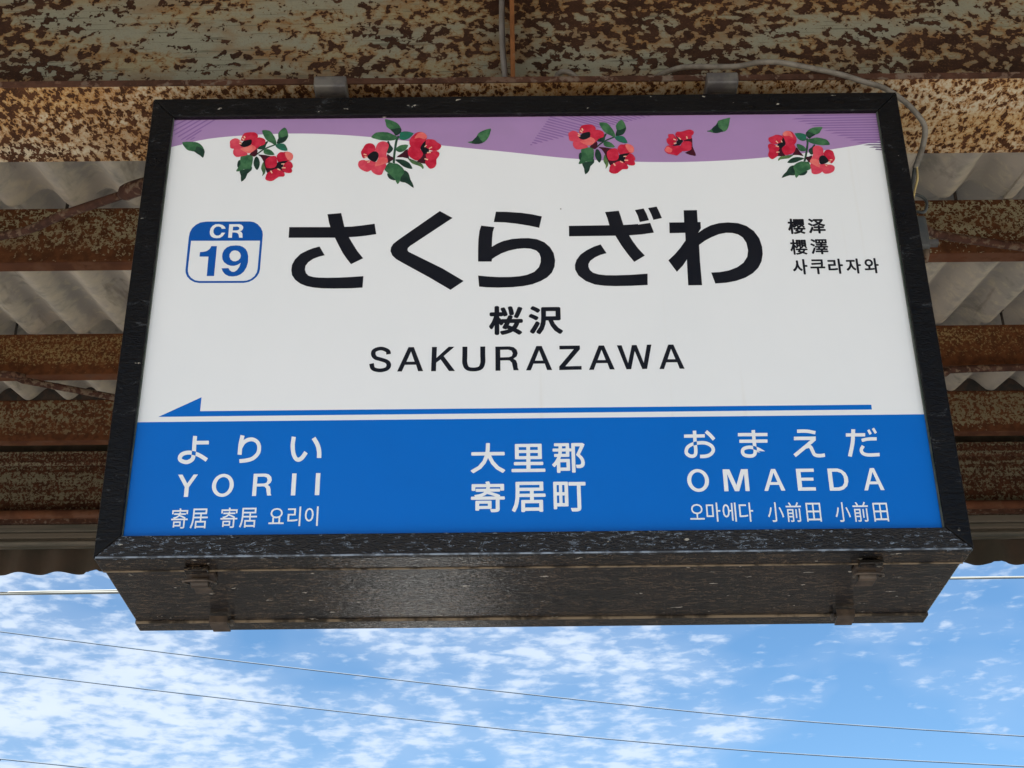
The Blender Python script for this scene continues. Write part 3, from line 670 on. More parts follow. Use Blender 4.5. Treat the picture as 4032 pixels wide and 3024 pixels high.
 ('white_print',3,0,'-8634,10019 -8528,10025 -8563,10101 -8632,10157 -8726,10185 -8829,10178 -8902,10129 -8953,10043 -8967,9933 -8955,9839 -8910,9761 -8842,9716 -8750,9701 -8661,9714 -8588,9772 -8526,9889 -8627,9890 -8657,9828 -8706,9793 -8771,9793 -8825,9830 -8861,9901 -8868,9979 -8844,10049 -8796,10093 -8732,10103 -8671,10079'),
]),
('letter|badge R', [
 ('white_print',3,0,'-8437,10175 -8154,10175 -8087,10151 -8041,10095 -8032,10032 -8059,9962 -8111,9928 -8068,9899 -8040,9844 -8027,9708 -8125,9712 -8145,9814 -8182,9869 -8248,9890 -8326,9894 -8325,9710 -8432,9716|-8324,10086 -8212,10094 -8159,10073 -8140,10033 -8152,9986 -8202,9963 -8322,9960'),
]),
('letter|SAKURAZAWA#1', [
 ('ink',2,0,'-3867,5865 -3872,5890 -3875,5914 -3876,5928 -3875,5933 -3878,5940 -3895,5954 -3923,5970 -3955,5986 -3987,5997 -4015,6002 -4043,6000 -4076,5993 -4108,5982 -4136,5969 -4152,5957 -4156,5949 -4158,5939 -4159,5926 -4160,5910 -4159,5895 -4157,5881 -4152,5865 -4145,5849 -4135,5834 -4125,5822 -4111,5813 -4090,5804 -4061,5795 -4028,5786 -3994,5774 -3960,5762 -3923,5749 -3885,5734 -3847,5717 -3812,5696 -3783,5671 -3760,5642 -3744,5610 -3734,5577 -3730,5542 -3733,5508 -3742,5473 -3758,5439 -3782,5406 -3814,5380 -3850,5360 -3890,5345 -3933,5334 -3978,5326 -4022,5324 -4066,5327 -4112,5335 -4159,5347 -4203,5364 -4245,5390 -4278,5429 -4297,5473 -4306,5512 -4312,5546 -4319,5578 -4200,5611 -4191,5575 -4184,5539 -4179,5510 -4174,5492 -4169,5481 -4153,5468 -4125,5456 -4090,5446 -4054,5440 -4021,5438 -3989,5440 -3956,5445 -3923,5455 -3895,5466 -3878,5477 -3869,5488 -3863,5500 -3859,5515 -3856,5529 -3855,5542 -3856,5552 -3858,5564 -3862,5576 -3869,5589 -3879,5601 -3897,5613 -3925,5627 -3959,5640 -3996,5653 -4029,5665 -4059,5676 -4090,5685 -4123,5694 -4158,5707 -4191,5726 -4220,5751 -4243,5779 -4261,5810 -4274,5843 -4282,5876 -4285,5909 -4283,5944 -4273,5982 -4254,6019 -4223,6050 -4187,6073 -4146,6091 -4102,6104 -4055,6113 -4009,6115 -3962,6108 -3917,6094 -3874,6075 -3836,6054 -3802,6030 -3773,5998 -3757,5962 -3751,5931 -3749,5910 -3746,5892'),
]),
('letter|SAKURAZAWA#2', [
 ('ink',2,0,'-3565,5341 -3277,6092 -3133,6092 -2869,5345 -3004,5345 -3062,5545 -3362,5545 -3440,5341|-3205,5960 -3104,5639 -3322,5639'),
]),
('letter|SAKURAZAWA#3', [
 ('ink',2,0,'-2643,6091 -2512,6091 -2518,5749 -2191,6091 -2036,6091 -2325,5803 -2016,5340 -2177,5340 -2406,5701 -2522,5600 -2526,5340 -2657,5340'),
]),
('letter|SAKURAZAWA#4', [
 ('ink',2,0,'-1688,6089 -1688,6035 -1688,5981 -1688,5927 -1688,5874 -1688,5822 -1689,5770 -1691,5720 -1693,5674 -1692,5633 -1689,5597 -1683,5562 -1675,5530 -1666,5503 -1657,5483 -1648,5470 -1634,5459 -1611,5449 -1581,5443 -1549,5440 -1517,5439 -1484,5441 -1451,5445 -1419,5453 -1394,5463 -1379,5475 -1369,5488 -1361,5507 -1352,5532 -1345,5563 -1339,5597 -1335,5633 -1335,5674 -1336,5720 -1339,5770 -1340,5822 -1340,5874 -1340,5927 -1340,5981 -1340,6035 -1340,6089 -1206,6089 -1206,6035 -1206,5981 -1206,5927 -1206,5874 -1206,5823 -1205,5774 -1203,5725 -1201,5675 -1202,5625 -1207,5577 -1216,5534 -1227,5492 -1243,5451 -1267,5413 -1301,5379 -1342,5355 -1386,5339 -1430,5329 -1474,5323 -1515,5321 -1556,5322 -1599,5326 -1643,5335 -1686,5350 -1728,5375 -1761,5409 -1785,5449 -1801,5491 -1812,5533 -1821,5577 -1826,5625 -1826,5676 -1825,5725 -1823,5775 -1822,5823 -1822,5874 -1822,5927 -1822,5981 -1822,6035 -1822,6089'),
]),
('letter|SAKURAZAWA#5', [
 ('ink',2,0,'-933,6081 -550,6083 -440,6057 -359,5975 -333,5869 -359,5775 -450,5699 -379,5645 -349,5551 -339,5421 -309,5344 -450,5344 -470,5457 -490,5574 -550,5645 -611,5652 -802,5650 -802,5334 -933,5334|-802,5979 -591,5982 -500,5951 -466,5869 -490,5782 -571,5749 -802,5744'),
]),
('letter|SAKURAZAWA#6', [
 ('ink',2,0,'-116,5336 173,6087 317,6087 582,5341 447,5341 389,5540 88,5540 10,5336|245,5956 347,5634 127,5634'),
]),
('letter|SAKURAZAWA#7', [
 ('ink',2,0,'794,6089 1347,6089 1347,5974 938,5449 1373,5454 1373,5343 774,5336 774,5444 1183,5979 794,5974'),
]),
('letter|SAKURAZAWA#8', [
 ('ink',2,0,'1572,5333 1857,6084 1998,6084 2259,5338 2126,5338 2069,5537 1772,5537 1696,5333|1927,5953 2028,5631 1811,5631'),
]),
('letter|SAKURAZAWA#9', [
 ('ink',2,0,'2347,6084 2474,6084 2625,5527 2752,6088 2879,6088 3045,5534 3159,6093 3280,6098 3124,5346 2996,5341 2820,5903 2699,5341 2572,5337'),
]),
('letter|SAKURAZAWA#10', [
 ('ink',2,0,'3455,5335 3734,6091 3872,6091 4128,5340 3997,5340 3941,5540 3651,5540 3576,5335|3803,5959 3901,5635 3689,5635'),
]),
('letter|YORII#11', [
 ('white_print',2,0,'-9131,2354 -9016,2354 -8873,2102 -8727,2354 -8619,2354 -8819,1997 -8819,1722 -8927,1722 -8927,1997'),
]),
('letter|YORII#12', [
 ('white_print',2,0,'-7673,2038 -7679,1975 -7695,1913 -7720,1857 -7755,1807 -7797,1767 -7846,1737 -7898,1718 -7952,1712 -8007,1718 -8059,1737 -8107,1767 -8150,1807 -8184,1857 -8210,1913 -8226,1975 -8231,2038 -8226,2102 -8210,2163 -8184,2220 -8150,2269 -8107,2310 -8059,2340 -8007,2358 -7952,2365 -7898,2358 -7846,2340 -7797,2310 -7755,2269 -7720,2220 -7695,2163 -7679,2102|-7777,2038 -7780,1992 -7790,1948 -7806,1908 -7828,1872 -7855,1843 -7885,1821 -7918,1808 -7952,1803 -7987,1808 -8020,1821 -8050,1843 -8077,1872 -8098,1908 -8115,1948 -8125,1992 -8128,2038 -8125,2084 -8115,2128 -8098,2169 -8077,2205 -8050,2234 -8020,2255 -7987,2269 -7952,2273 -7918,2269 -7885,2255 -7855,2234 -7828,2205 -7806,2169 -7790,2128 -7780,2084'),
]),
('letter|YORII#13', [
 ('white_print',2,0,'-7182,2357 -6879,2359 -6792,2337 -6728,2267 -6707,2178 -6728,2099 -6799,2036 -6744,1990 -6720,1911 -6712,1802 -6688,1737 -6799,1737 -6815,1832 -6831,1931 -6879,1990 -6927,1996 -7079,1994 -7079,1729 -7182,1729|-7079,2271 -6911,2273 -6839,2248 -6812,2178 -6831,2105 -6895,2077 -7079,2073'),
]),
('letter|YORII#14', [
 ('white_print',2,0,'-6190,2355 -6078,2355 -6078,1733 -6190,1733'),
]),
('letter|YORII#15', [
 ('white_print',2,0,'-5577,2358 -5463,2358 -5463,1734 -5577,1734'),
]),
('letter|OMAEDA#16', [
 ('white_print',2,0,'4540,2040 4534,1976 4519,1915 4493,1859 4458,1810 4415,1769 4367,1739 4314,1721 4260,1715 4205,1721 4153,1739 4104,1769 4062,1810 4027,1859 4001,1915 3985,1976 3980,2040 3985,2103 4001,2164 4027,2220 4062,2269 4104,2310 4153,2340 4205,2358 4260,2364 4314,2358 4367,2340 4415,2310 4458,2269 4493,2220 4519,2164 4534,2103|4436,2040 4433,1994 4423,1950 4406,1910 4385,1874 4358,1845 4327,1823 4294,1810 4260,1806 4225,1810 4192,1823 4162,1845 4135,1874 4113,1910 4097,1950 4087,1994 4083,2040 4087,2085 4097,2129 4113,2170 4135,2205 4162,2234 4192,2256 4225,2269 4260,2274 4294,2269 4327,2256 4358,2234 4385,2205 4406,2170 4423,2129 4433,2085'),
]),
('letter|OMAEDA#17', [
 ('white_print',2,0,'4912,2347 5087,2347 5236,1899 5386,2347 5561,2347 5561,1725 5454,1725 5454,2210 5292,1725 5181,1725 5019,2210 5019,1725 4912,1725'),
]),
('letter|OMAEDA#18', [
 ('white_print',2,0,'5937,1723 6160,2342 6271,2342 6476,1727 6371,1727 6326,1891 6094,1891 6034,1723|6215,2234 6294,1969 6125,1969'),
]),
('letter|OMAEDA#19', [
 ('white_print',2,0,'6801,2342 7261,2342 7261,2249 6916,2249 6916,2087 7228,2087 7228,2000 6916,2000 6916,1813 7261,1813 7261,1719 6801,1719'),
]),
('letter|OMAEDA#20', [
 ('white_print',2,0,'7614,2339 7869,2339 7981,2301 8072,2213 8118,2087 8118,1961 8072,1836 7981,1748 7869,1710 7614,1710|7721,2247 7853,2247 7950,2213 8006,2119 8016,2024 8006,1930 7950,1836 7853,1801 7721,1801'),
]),
('letter|OMAEDA#21', [
 ('white_print',2,0,'8498,1709 8714,2338 8821,2338 9019,1713 8918,1713 8875,1880 8650,1880 8592,1709|8768,2228 8844,1958 8680,1958'),
]),
('character|yorii kana#0', [
 ('white_print',2,0,'-8742,3464 -8741,3399 -8740,3334 -8739,3269 -8738,3204 -8736,3136 -8733,3064 -8731,2995 -8731,2935 -8732,2887 -8734,2845 -8741,2803 -8758,2762 -8785,2726 -8817,2699 -8851,2678 -8885,2663 -8920,2654 -8955,2653 -8988,2656 -9020,2664 -9053,2674 -9086,2690 -9119,2709 -9148,2735 -9170,2768 -9183,2804 -9187,2839 -9184,2871 -9176,2903 -9162,2934 -9141,2964 -9114,2990 -9082,3010 -9046,3025 -9006,3036 -8965,3043 -8921,3045 -8875,3043 -8827,3036 -8779,3026 -8732,3011 -8685,2992 -8639,2969 -8592,2944 -8543,2914 -8495,2881 -8448,2847 -8402,2814 -8452,2718 -8499,2751 -8545,2784 -8590,2815 -8632,2842 -8674,2864 -8715,2884 -8754,2900 -8793,2912 -8832,2921 -8871,2926 -8909,2927 -8944,2926 -8975,2921 -9004,2913 -9030,2902 -9048,2891 -9061,2879 -9070,2865 -9077,2849 -9081,2835 -9082,2826 -9081,2820 -9080,2816 -9078,2813 -9069,2805 -9050,2794 -9028,2784 -9005,2776 -8984,2772 -8964,2769 -8945,2770 -8926,2774 -8905,2784 -8881,2798 -8862,2815 -8849,2832 -8843,2848 -8839,2871 -8837,2905 -8836,2950 -8836,3006 -8838,3073 -8841,3144 -8844,3214 -8845,3280 -8846,3345 -8847,3410 -8848,3475'),
 ('white_print',3,0,'-8752,3324 -8424,3325 -8413,3218 -8741,3217'),
]),
('character|yorii kana#1', [
 ('white_print',4,0,'-7501,3457 -7510,3388 -7519,3320 -7527,3253 -7533,3186 -7535,3117 -7535,3047 -7535,2974 -7535,2902 -7642,2913 -7643,2985 -7643,3058 -7643,3131 -7641,3205 -7635,3277 -7626,3348 -7617,3417 -7609,3485'),
 ('white_print',5,0,'-7627,3136 -7613,3171 -7599,3209 -7582,3248 -7559,3286 -7531,3319 -7499,3347 -7464,3371 -7426,3389 -7386,3401 -7343,3408 -7298,3408 -7252,3398 -7208,3378 -7166,3350 -7128,3315 -7095,3274 -7072,3227 -7056,3177 -7047,3128 -7043,3080 -7043,3033 -7049,2985 -7061,2938 -7081,2892 -7108,2850 -7141,2810 -7178,2774 -7219,2743 -7263,2721 -7308,2706 -7353,2695 -7397,2686 -7440,2679 -7485,2674 -7528,2671 -7570,2667 -7588,2777 -7545,2782 -7503,2785 -7462,2789 -7422,2796 -7381,2805 -7341,2814 -7305,2826 -7274,2841 -7244,2864 -7214,2893 -7188,2924 -7169,2955 -7156,2985 -7148,3017 -7144,3051 -7143,3086 -7146,3121 -7153,3157 -7163,3188 -7176,3214 -7194,3237 -7219,3260 -7247,3279 -7273,3290 -7298,3296 -7327,3295 -7357,3290 -7385,3282 -7411,3270 -7436,3253 -7459,3232 -7479,3210 -7493,3186 -7506,3156 -7519,3120 -7534,3083'),
]),
('character|yorii kana#2', [
 ('white_print',2,0,'-6158,3406 -6163,3346 -6168,3288 -6172,3232 -6173,3177 -6169,3119 -6163,3058 -6154,3000 -6144,2951 -6132,2911 -6119,2877 -6105,2849 -6092,2829 -6081,2816 -6073,2810 -6067,2807 -6061,2807 -6051,2809 -6037,2816 -6020,2828 -6002,2846 -5983,2874 -5961,2911 -5938,2954 -5914,2997 -5822,2928 -5845,2887 -5869,2843 -5894,2800 -5921,2762 -5950,2733 -5980,2710 -6012,2695 -6046,2688 -6082,2691 -6117,2705 -6147,2728 -6173,2757 -6195,2791 -6215,2831 -6233,2877 -6248,2928 -6260,2986 -6269,3050 -6277,3117 -6281,3183 -6280,3246 -6276,3308 -6271,3367 -6266,3426'),
 ('white_print',3,0,'-5646,3408 -5617,3357 -5586,3305 -5555,3252 -5529,3197 -5509,3144 -5494,3092 -5482,3042 -5474,2991 -5468,2938 -5465,2887 -5465,2837 -5463,2789 -5578,2793 -5579,2842 -5580,2891 -5582,2936 -5587,2979 -5595,3022 -5604,3064 -5616,3106 -5632,3148 -5654,3192 -5681,3240 -5711,3291 -5742,3342'),
]),
('character|omaeda kana#0', [
 ('white_print',2,0,'3983,3365 4527,3368 4521,3272 3978,3269'),
 ('white_print',3,0,'4310,3477 4308,3388 4306,3299 4304,3212 4303,3132 4303,3055 4305,2980 4306,2910 4302,2850 4294,2801 4280,2761 4258,2728 4229,2703 4194,2687 4155,2681 4117,2684 4081,2694 4047,2712 4014,2737 3985,2770 3965,2815 3962,2866 3969,2917 3986,2967 4011,3013 4045,3051 4085,3083 4130,3110 4179,3131 4235,3148 4297,3160 4359,3168 4415,3171 4465,3171 4511,3166 4555,3156 4596,3141 4635,3121 4673,3095 4706,3065 4732,3031 4750,2992 4759,2950 4760,2907 4752,2864 4733,2823 4706,2787 4676,2756 4644,2730 4609,2709 4572,2695 4535,2685 4499,2678 4462,2673 4425,2673 4389,2673 4355,2673 4361,2773 4396,2773 4430,2773 4462,2774 4492,2777 4522,2784 4552,2792 4578,2802 4600,2814 4622,2832 4643,2853 4658,2875 4667,2892 4670,2909 4669,2929 4664,2951 4656,2970 4640,2990 4616,3011 4588,3031 4558,3047 4526,3058 4492,3065 4454,3069 4412,3070 4361,3067 4304,3059 4249,3049 4202,3035 4163,3018 4129,2998 4101,2976 4082,2954 4067,2928 4057,2896 4052,2866 4053,2846 4059,2833 4075,2816 4097,2799 4117,2789 4136,2783 4158,2782 4177,2784 4188,2789 4195,2795 4200,2803 4206,2822 4212,2855 4215,2905 4214,2971 4212,3046 4212,3125 4213,3208 4215,3295 4217,3384 4219,3472'),
 ('white_print',4,0,'4594,3488 4619,3461 4645,3435 4672,3406 4699,3376 4724,3343 4747,3309 4770,3275 4793,3242 4719,3176 4696,3210 4674,3243 4651,3275 4629,3304 4605,3331 4581,3357 4555,3384 4529,3411'),
]),
('character|omaeda kana#1', [
 ('white_print',5,0,'5394,3392 6167,3386 6159,3290 5386,3296'),
 ('white_print',2,0,'5417,3200 6150,3198 6142,3102 5409,3105'),
 ('white_print',3,0,'5848,3479 5847,3386 5845,3291 5844,3200 5843,3115 5845,3037 5847,2962 5848,2892 5843,2832 5833,2784 5816,2744 5790,2715 5761,2693 5725,2678 5686,2671 5647,2669 5611,2671 5575,2676 5537,2685 5500,2700 5466,2724 5443,2759 5430,2798 5425,2836 5427,2874 5437,2909 5455,2941 5480,2969 5511,2990 5547,3005 5586,3016 5629,3023 5672,3025 5716,3022 5761,3014 5806,3003 5848,2990 5886,2972 5921,2952 5954,2930 5987,2907 6022,2881 6058,2853 6094,2825 6130,2797 6073,2713 6037,2741 6002,2769 5967,2796 5933,2820 5901,2843 5871,2863 5842,2880 5812,2894 5776,2905 5737,2915 5699,2921 5663,2924 5629,2922 5596,2917 5566,2909 5545,2900 5532,2891 5524,2883 5519,2874 5517,2865 5516,2849 5518,2829 5524,2811 5531,2800 5544,2791 5568,2782 5597,2775 5626,2771 5655,2769 5684,2771 5709,2775 5726,2782 5736,2790 5742,2796 5747,2808 5753,2838 5757,2886 5756,2951 5753,3026 5752,3106 5753,3192 5754,3284 5755,3378 5756,3472'),
]),
('character|omaeda kana#2', [
 ('white_print',4,0,'6950,3478 7014,3478 7079,3480 7144,3479 7208,3475 7269,3466 7326,3452 7381,3438 7435,3425 7407,3328 7352,3342 7298,3356 7245,3368 7191,3376 7132,3380 7070,3380 7006,3379 6941,3379'),
 ('white_print',5,0,'6846,3267 7417,3267 7407,3165 6837,3165'),
 ('white_print',2,0,'7410,3160 7182,2962 6837,2675 6784,2758 7129,3045 7356,3242'),
 ('white_print',3,0,'7107,3014 7139,3020 7174,3029 7215,3034 7259,3023 7292,2990 7308,2952 7319,2917 7329,2885 7340,2852 7349,2818 7357,2793 7366,2780 7379,2772 7401,2766 7430,2762 7460,2759 7490,2760 7523,2764 7560,2770 7597,2776 7599,2676 7563,2671 7525,2665 7486,2660 7448,2659 7411,2662 7374,2667 7337,2679 7302,2702 7276,2738 7262,2777 7253,2812 7243,2842 7232,2875 7223,2907 7215,2927 7211,2932 7204,2933 7181,2929 7147,2921 7113,2914'),
]),
('character|omaeda kana#3', [
 ('white_print',4,0,'8213,3351 8719,3351 8708,3255 8203,3255'),
 ('white_print',5,0,'8472,3465 8458,3369 8444,3273 8429,3175 8408,3074 8382,2971 8351,2868 8319,2765 8287,2664 8191,2688 8222,2790 8254,2892 8284,2992 8309,3089 8328,3184 8343,3278 8356,3374 8370,3470'),
 ('white_print',2,0,'8598,3187 8639,3197 8680,3208 8724,3219 8774,3226 8830,3230 8888,3231 8947,3230 9005,3230 8994,3135 8936,3135 8877,3135 8821,3134 8771,3131 8728,3125 8689,3115 8649,3105 8607,3094'),
 ('white_print',3,0,'8659,2955 8640,2925 8619,2897 8606,2875 8602,2862 8602,2847 8606,2828 8614,2811 8627,2797 8645,2786 8671,2777 8706,2769 8751,2765 8808,2763 8876,2766 8950,2770 9022,2774 9014,2676 8943,2673 8869,2669 8797,2666 8735,2667 8683,2673 8640,2682 8601,2696 8568,2717 8541,2747 8523,2784 8514,2824 8515,2867 8528,2911 8550,2947 8571,2977 8590,3006'),
 ('white_print',4,0,'8843,3465 8890,3334 8828,3299 8780,3430'),
 ('white_print',5,0,'8969,3509 9031,3366 8970,3327 8908,3470'),
]),
('character|kanji name#22', [
 ('ink',2,1.6,'-757,7277 -727,7203 -701,7127 -686,7062 -622,7083 -638,7147 -665,7222 -696,7294|-557,7317 -538,7239 -524,7160 -517,7094 -450,7107 -458,7172 -474,7250 -495,7326|-288,7309 -318,7213 -356,7113 -394,7026 -335,7003 -295,7087 -254,7186 -218,7285|-919,7337 -919,7137 -1055,7137 -1055,7070 -927,7070 -965,6939 -1016,6814 -1074,6715 -1061,6696 -1048,6674 -1038,6653 -995,6726 -955,6816 -919,6917 -919,6478 -855,6478 -855,6916 -823,6864 -794,6813 -772,6773 -733,6827 -750,6853 -628,6853 -657,6788 -686,6728 -712,6677 -648,6650 -632,6683 -594,6666 -556,6646 -518,6626 -588,6588 -674,6559 -777,6538 -763,6520 -752,6498 -743,6476 -628,6504 -531,6541 -453,6590 -388,6550 -331,6511 -285,6475 -232,6524 -279,6561 -337,6599 -402,6636 -357,6698 -323,6770 -299,6853 -211,6853 -211,6917 -527,6917 -481,7025 -552,7038 -567,7000 -583,6959 -601,6917 -762,6917 -762,6870 -795,6919 -829,6966 -855,6999 -855,7070 -742,7070 -742,7137 -855,7137 -855,7337|-554,6853 -369,6853 -393,6783 -424,6722 -465,6671 -512,6695 -560,6717 -606,6737'),
]),
('character|kanji name#23', [
 ('ink',2,1.6,'59,7274 122,7242 181,7204 227,7167 268,7224 221,7259 161,7294 98,7324|9,7026 73,6995 134,6960 181,6926 220,6983 172,7015 110,7049 46,7077|35,6545 95,6500 149,6594 203,6698 252,6799 199,6842 145,6734 88,6630|423,6992 423,7021 423,7220 749,7220 749,6992|354,7287 354,7021 345,6857 304,6683 207,6525 227,6514 249,6499 266,6484 354,6620 401,6772 420,6924 534,6924 600,6741 696,6592 825,6486 840,6508 858,6530 877,6549 757,6638 666,6766 602,6924 821,6924 821,7287'),
]),
('character|chinese simplified#24', [
 ('ink',2,0.75,'7517,10149 7517,9964 7543,9964 7543,10118 7621,10118 7621,9964 7647,9964 7647,10149|7579,9944 7599,9928 7618,9911 7633,9896 7651,9916 7636,9930 7616,9946 7597,9961|7666,10149 7666,9964 7692,9964 7692,10118 7771,10118 7771,9964 7797,9964 7797,10149|7571,10097 7567,10004 7549,9943 7510,9905 7520,9919 7505,9945 7483,9983 7464,10013 7464,10022 7506,10022 7506,10061 7464,10061 7464,10165 7431,10165 7431,10061 7365,10061 7365,10022 7427,10022 7410,9946 7385,9874 7357,9816 7363,9804 7370,9790 7375,9776 7396,9817 7414,9868 7431,9925 7431,9666 7464,9666 7464,9963 7477,9936 7489,9910 7498,9889 7504,9897 7510,9890 7515,9883 7518,9876 7568,9920 7591,9991 7597,10097|7506,9849 7506,9816 7583,9816 7571,9795 7560,9775 7548,9757 7576,9749 7605,9740 7635,9730 7599,9717 7553,9706 7498,9698 7504,9688 7509,9677 7513,9666 7581,9678 7635,9694 7677,9714 7715,9698 7749,9682 7777,9668 7805,9694 7777,9709 7744,9723 7709,9738 7728,9760 7743,9787 7754,9816 7817,9816 7817,9849 7638,9849 7654,9887 7620,9895 7614,9880 7607,9865 7600,9849|7671,9751 7646,9760 7622,9768 7598,9775 7606,9788 7613,9802 7621,9816 7716,9816 7705,9792 7691,9770|7748,9956 7727,9940 7749,9918 7770,9896 7786,9876 7807,9894 7791,9913 7769,9935|7721,10098 7716,9999 7696,9938 7648,9901 7655,9894 7660,9886 7664,9878 7692,9895 7713,9915 7727,9940 7739,9980 7745,10032 7747,10098'),
]),
('character|chinese simplified#25', [
 ('ink',2,0.75,'7952,10136 7981,10113 8009,10088 8031,10065 8060,10091 8037,10113 8008,10137 7979,10159|7927,9989 7958,9970 7988,9948 8012,9929 8037,9958 8013,9977 7982,9997 7951,10015|7938,9713 7973,9687 7999,9742 8026,9802 8051,9862 8020,9888 7993,9824 7965,9763|8289,10106 8268,10079 8243,10054 8215,10032 8189,10054 8167,10079 8148,10106|8079,10143 8079,10106 8111,10106 8132,10072 8157,10040 8185,10012 8140,9987 8093,9968 8046,9953 8053,9943 8060,9931 8065,9920 8116,9938 8166,9960 8214,9988 8259,9959 8309,9936 8363,9919 8369,9930 8377,9943 8386,9953 8335,9967 8287,9986 8244,10011 8283,10045 8316,10085 8342,10131 8320,10145 8313,10143|8198,9941 8198,9894 8087,9894 8087,9857 8198,9857 8198,9801 8054,9801 8054,9765 8198,9765 8198,9677 8233,9677 8233,9765 8381,9765 8381,9801 8233,9801 8233,9857 8343,9857 8343,9894 8233,9894 8233,9941'),
]),
('character|chinese traditional#26', [
 ('ink',2,0.6,'7551,9367 7609,9367 7609,9338 7551,9338|7551,9312 7609,9312 7609,9282 7551,9282|7551,9420 7609,9420 7609,9392 7551,9392|7523,9446 7523,9256 7638,9256 7638,9446|7591,9241 7603,9227 7614,9213 7623,9200 7644,9217 7635,9229 7623,9242 7611,9255|7693,9367 7756,9367 7756,9338 7693,9338|7693,9312 7756,9312 7756,9282 7693,9282|7693,9420 7756,9420 7756,9392 7693,9392|7543,9255 7530,9235 7513,9214 7498,9195 7505,9189 7514,9182 7520,9175 7535,9194 7553,9216 7570,9238|7686,9255 7673,9237 7657,9217 7642,9200 7650,9194 7658,9187 7665,9180 7679,9198 7696,9218 7713,9238|7665,9446 7665,9256 7755,9256 7735,9241 7751,9221 7767,9199 7778,9180 7799,9199 7787,9216 7772,9237 7756,9256 7784,9256 7784,9446|7500,9148 7500,9116 7577,9116 7566,9095 7554,9075 7543,9057 7570,9049 7599,9040 7628,9030 7592,9017 7548,9006 7495,8998 7500,8988 7506,8976 7509,8966 7575,8978 7628,8994 7669,9014 7705,8998 7738,8983 7765,8969 7792,8995 7765,9009 7734,9024 7699,9038 7718,9061 7732,9087 7743,9116 7805,9116 7805,9148 7630,9148 7635,9161 7641,9174 7645,9186 7613,9194 7607,9179 7601,9164 7594,9148|7663,9051 7639,9060 7615,9068 7591,9075 7614,9116 7706,9116 7696,9092 7682,9070|7427,9463 7427,9359 7364,9359 7364,9321 7423,9321 7404,9245 7377,9172 7347,9115 7354,9103 7361,9089 7366,9076 7388,9119 7409,9172 7427,9232 7427,8966 7458,8966 7458,9252 7470,9230 7480,9210 7487,9194 7508,9222 7494,9244 7474,9274 7458,9296 7458,9321 7508,9321 7508,9359 7458,9359 7458,9463'),
]),
('character|chinese traditional#27', [
 ('ink',2,0.6,'7945,9439 7976,9421 8005,9400 8027,9379 8050,9412 8027,9432 7998,9451 7968,9469|7921,9292 7953,9275 7983,9255 8006,9236 8028,9270 8005,9288 7974,9306 7942,9322|7932,9007 7966,8984 7991,9039 8015,9099 8037,9159 8006,9182 7982,9118 7956,9057|8274,9426 8333,9426 8333,9364 8274,9364|8187,9426 8244,9426 8244,9364 8187,9364|8102,9426 8157,9426 8157,9364 8102,9364|8118,9189 8125,9176 8132,9161 8137,9147 8068,9147 8068,9114 8196,9114 8196,9076 8046,9076 8046,9043 8196,9043 8196,8973 8234,8973 8234,9043 8381,9043 8381,9076 8234,9076 8234,9114 8368,9114 8368,9147 8294,9147 8302,9159 8309,9173 8316,9187 8280,9196 8274,9181 8266,9163 8258,9147 8175,9147 8169,9162 8161,9180 8152,9197 8391,9197 8391,9230 8234,9230 8234,9266 8358,9266 8358,9298 8234,9298 8234,9332 8368,9332 8368,9458 8068,9458 8068,9332 8196,9332 8196,9298 8077,9298 8077,9266 8196,9266 8196,9230 8041,9230 8041,9197 8145,9197'),
]),
('character|korean#28', [
 ('ink',2,0.6,'7460,8753 7460,8666 7445,8578 7407,8501 7353,8449 7376,8413 7419,8451 7454,8507 7479,8574 7503,8511 7537,8459 7579,8422 7602,8458 7549,8508 7511,8582 7497,8666 7497,8753|7638,8795 7638,8309 7676,8309 7676,8560 7743,8560 7743,8598 7676,8598 7676,8795'),
]),
('character|korean#29', [
 ('ink',2,0.6,'7844,8544 7844,8506 8020,8506 8020,8314 8060,8314 8060,8506 8235,8506 8235,8544 8170,8544 8181,8618 8185,8680 8186,8735 8186,8781 7894,8781 7894,8744 8148,8744 8148,8735 8148,8715 8147,8695 8147,8673 7881,8663 7886,8623 8145,8638 8142,8609 8137,8577 8130,8544'),
]),
('character|korean#30', [
 ('ink',2,0.6,'8622,8801 8622,8320 8661,8320 8661,8573 8733,8573 8733,8610 8661,8610 8661,8801|8341,8756 8341,8720 8499,8720 8499,8620 8342,8620 8342,8435 8377,8435 8453,8437 8521,8442 8587,8453 8583,8489 8520,8479 8455,8474 8382,8473 8382,8583 8539,8583 8539,8756'),
]),
('character|korean#31', [
 ('ink',2,0.6,'8855,8751 8855,8714 8949,8714 8949,8654 8934,8572 8895,8499 8841,8449 8863,8414 8907,8452 8943,8506 8968,8572 8993,8512 9028,8461 9070,8426 9092,8461 9038,8509 9001,8578 8986,8654 8986,8714 9077,8714 9077,8751|9126,8800 9126,8322 9164,8322 9164,8570 9231,8570 9231,8607 9164,8607 9164,8800'),
]),
('character|korean#32', [
 ('ink',2,0.6,'9472,8737 9509,8727 9534,8701 9543,8662 9534,8622 9509,8596 9472,8586 9435,8596 9410,8622 9401,8662 9410,8701 9435,8727|9352,8429 9430,8430 9516,8435 9603,8447 9600,8480 9565,8475 9528,8472 9491,8469 9491,8550 9537,8569 9568,8608 9580,8662 9566,8721 9528,8760 9472,8775 9416,8760 9379,8721 9365,8662 9376,8608 9407,8569 9454,8550 9454,8468 9416,8467 9380,8466 9346,8466|9626,8806 9626,8325 9663,8325 9663,8571 9727,8571 9727,8608 9663,8608 9663,8806'),
]),
('character|county#33', [
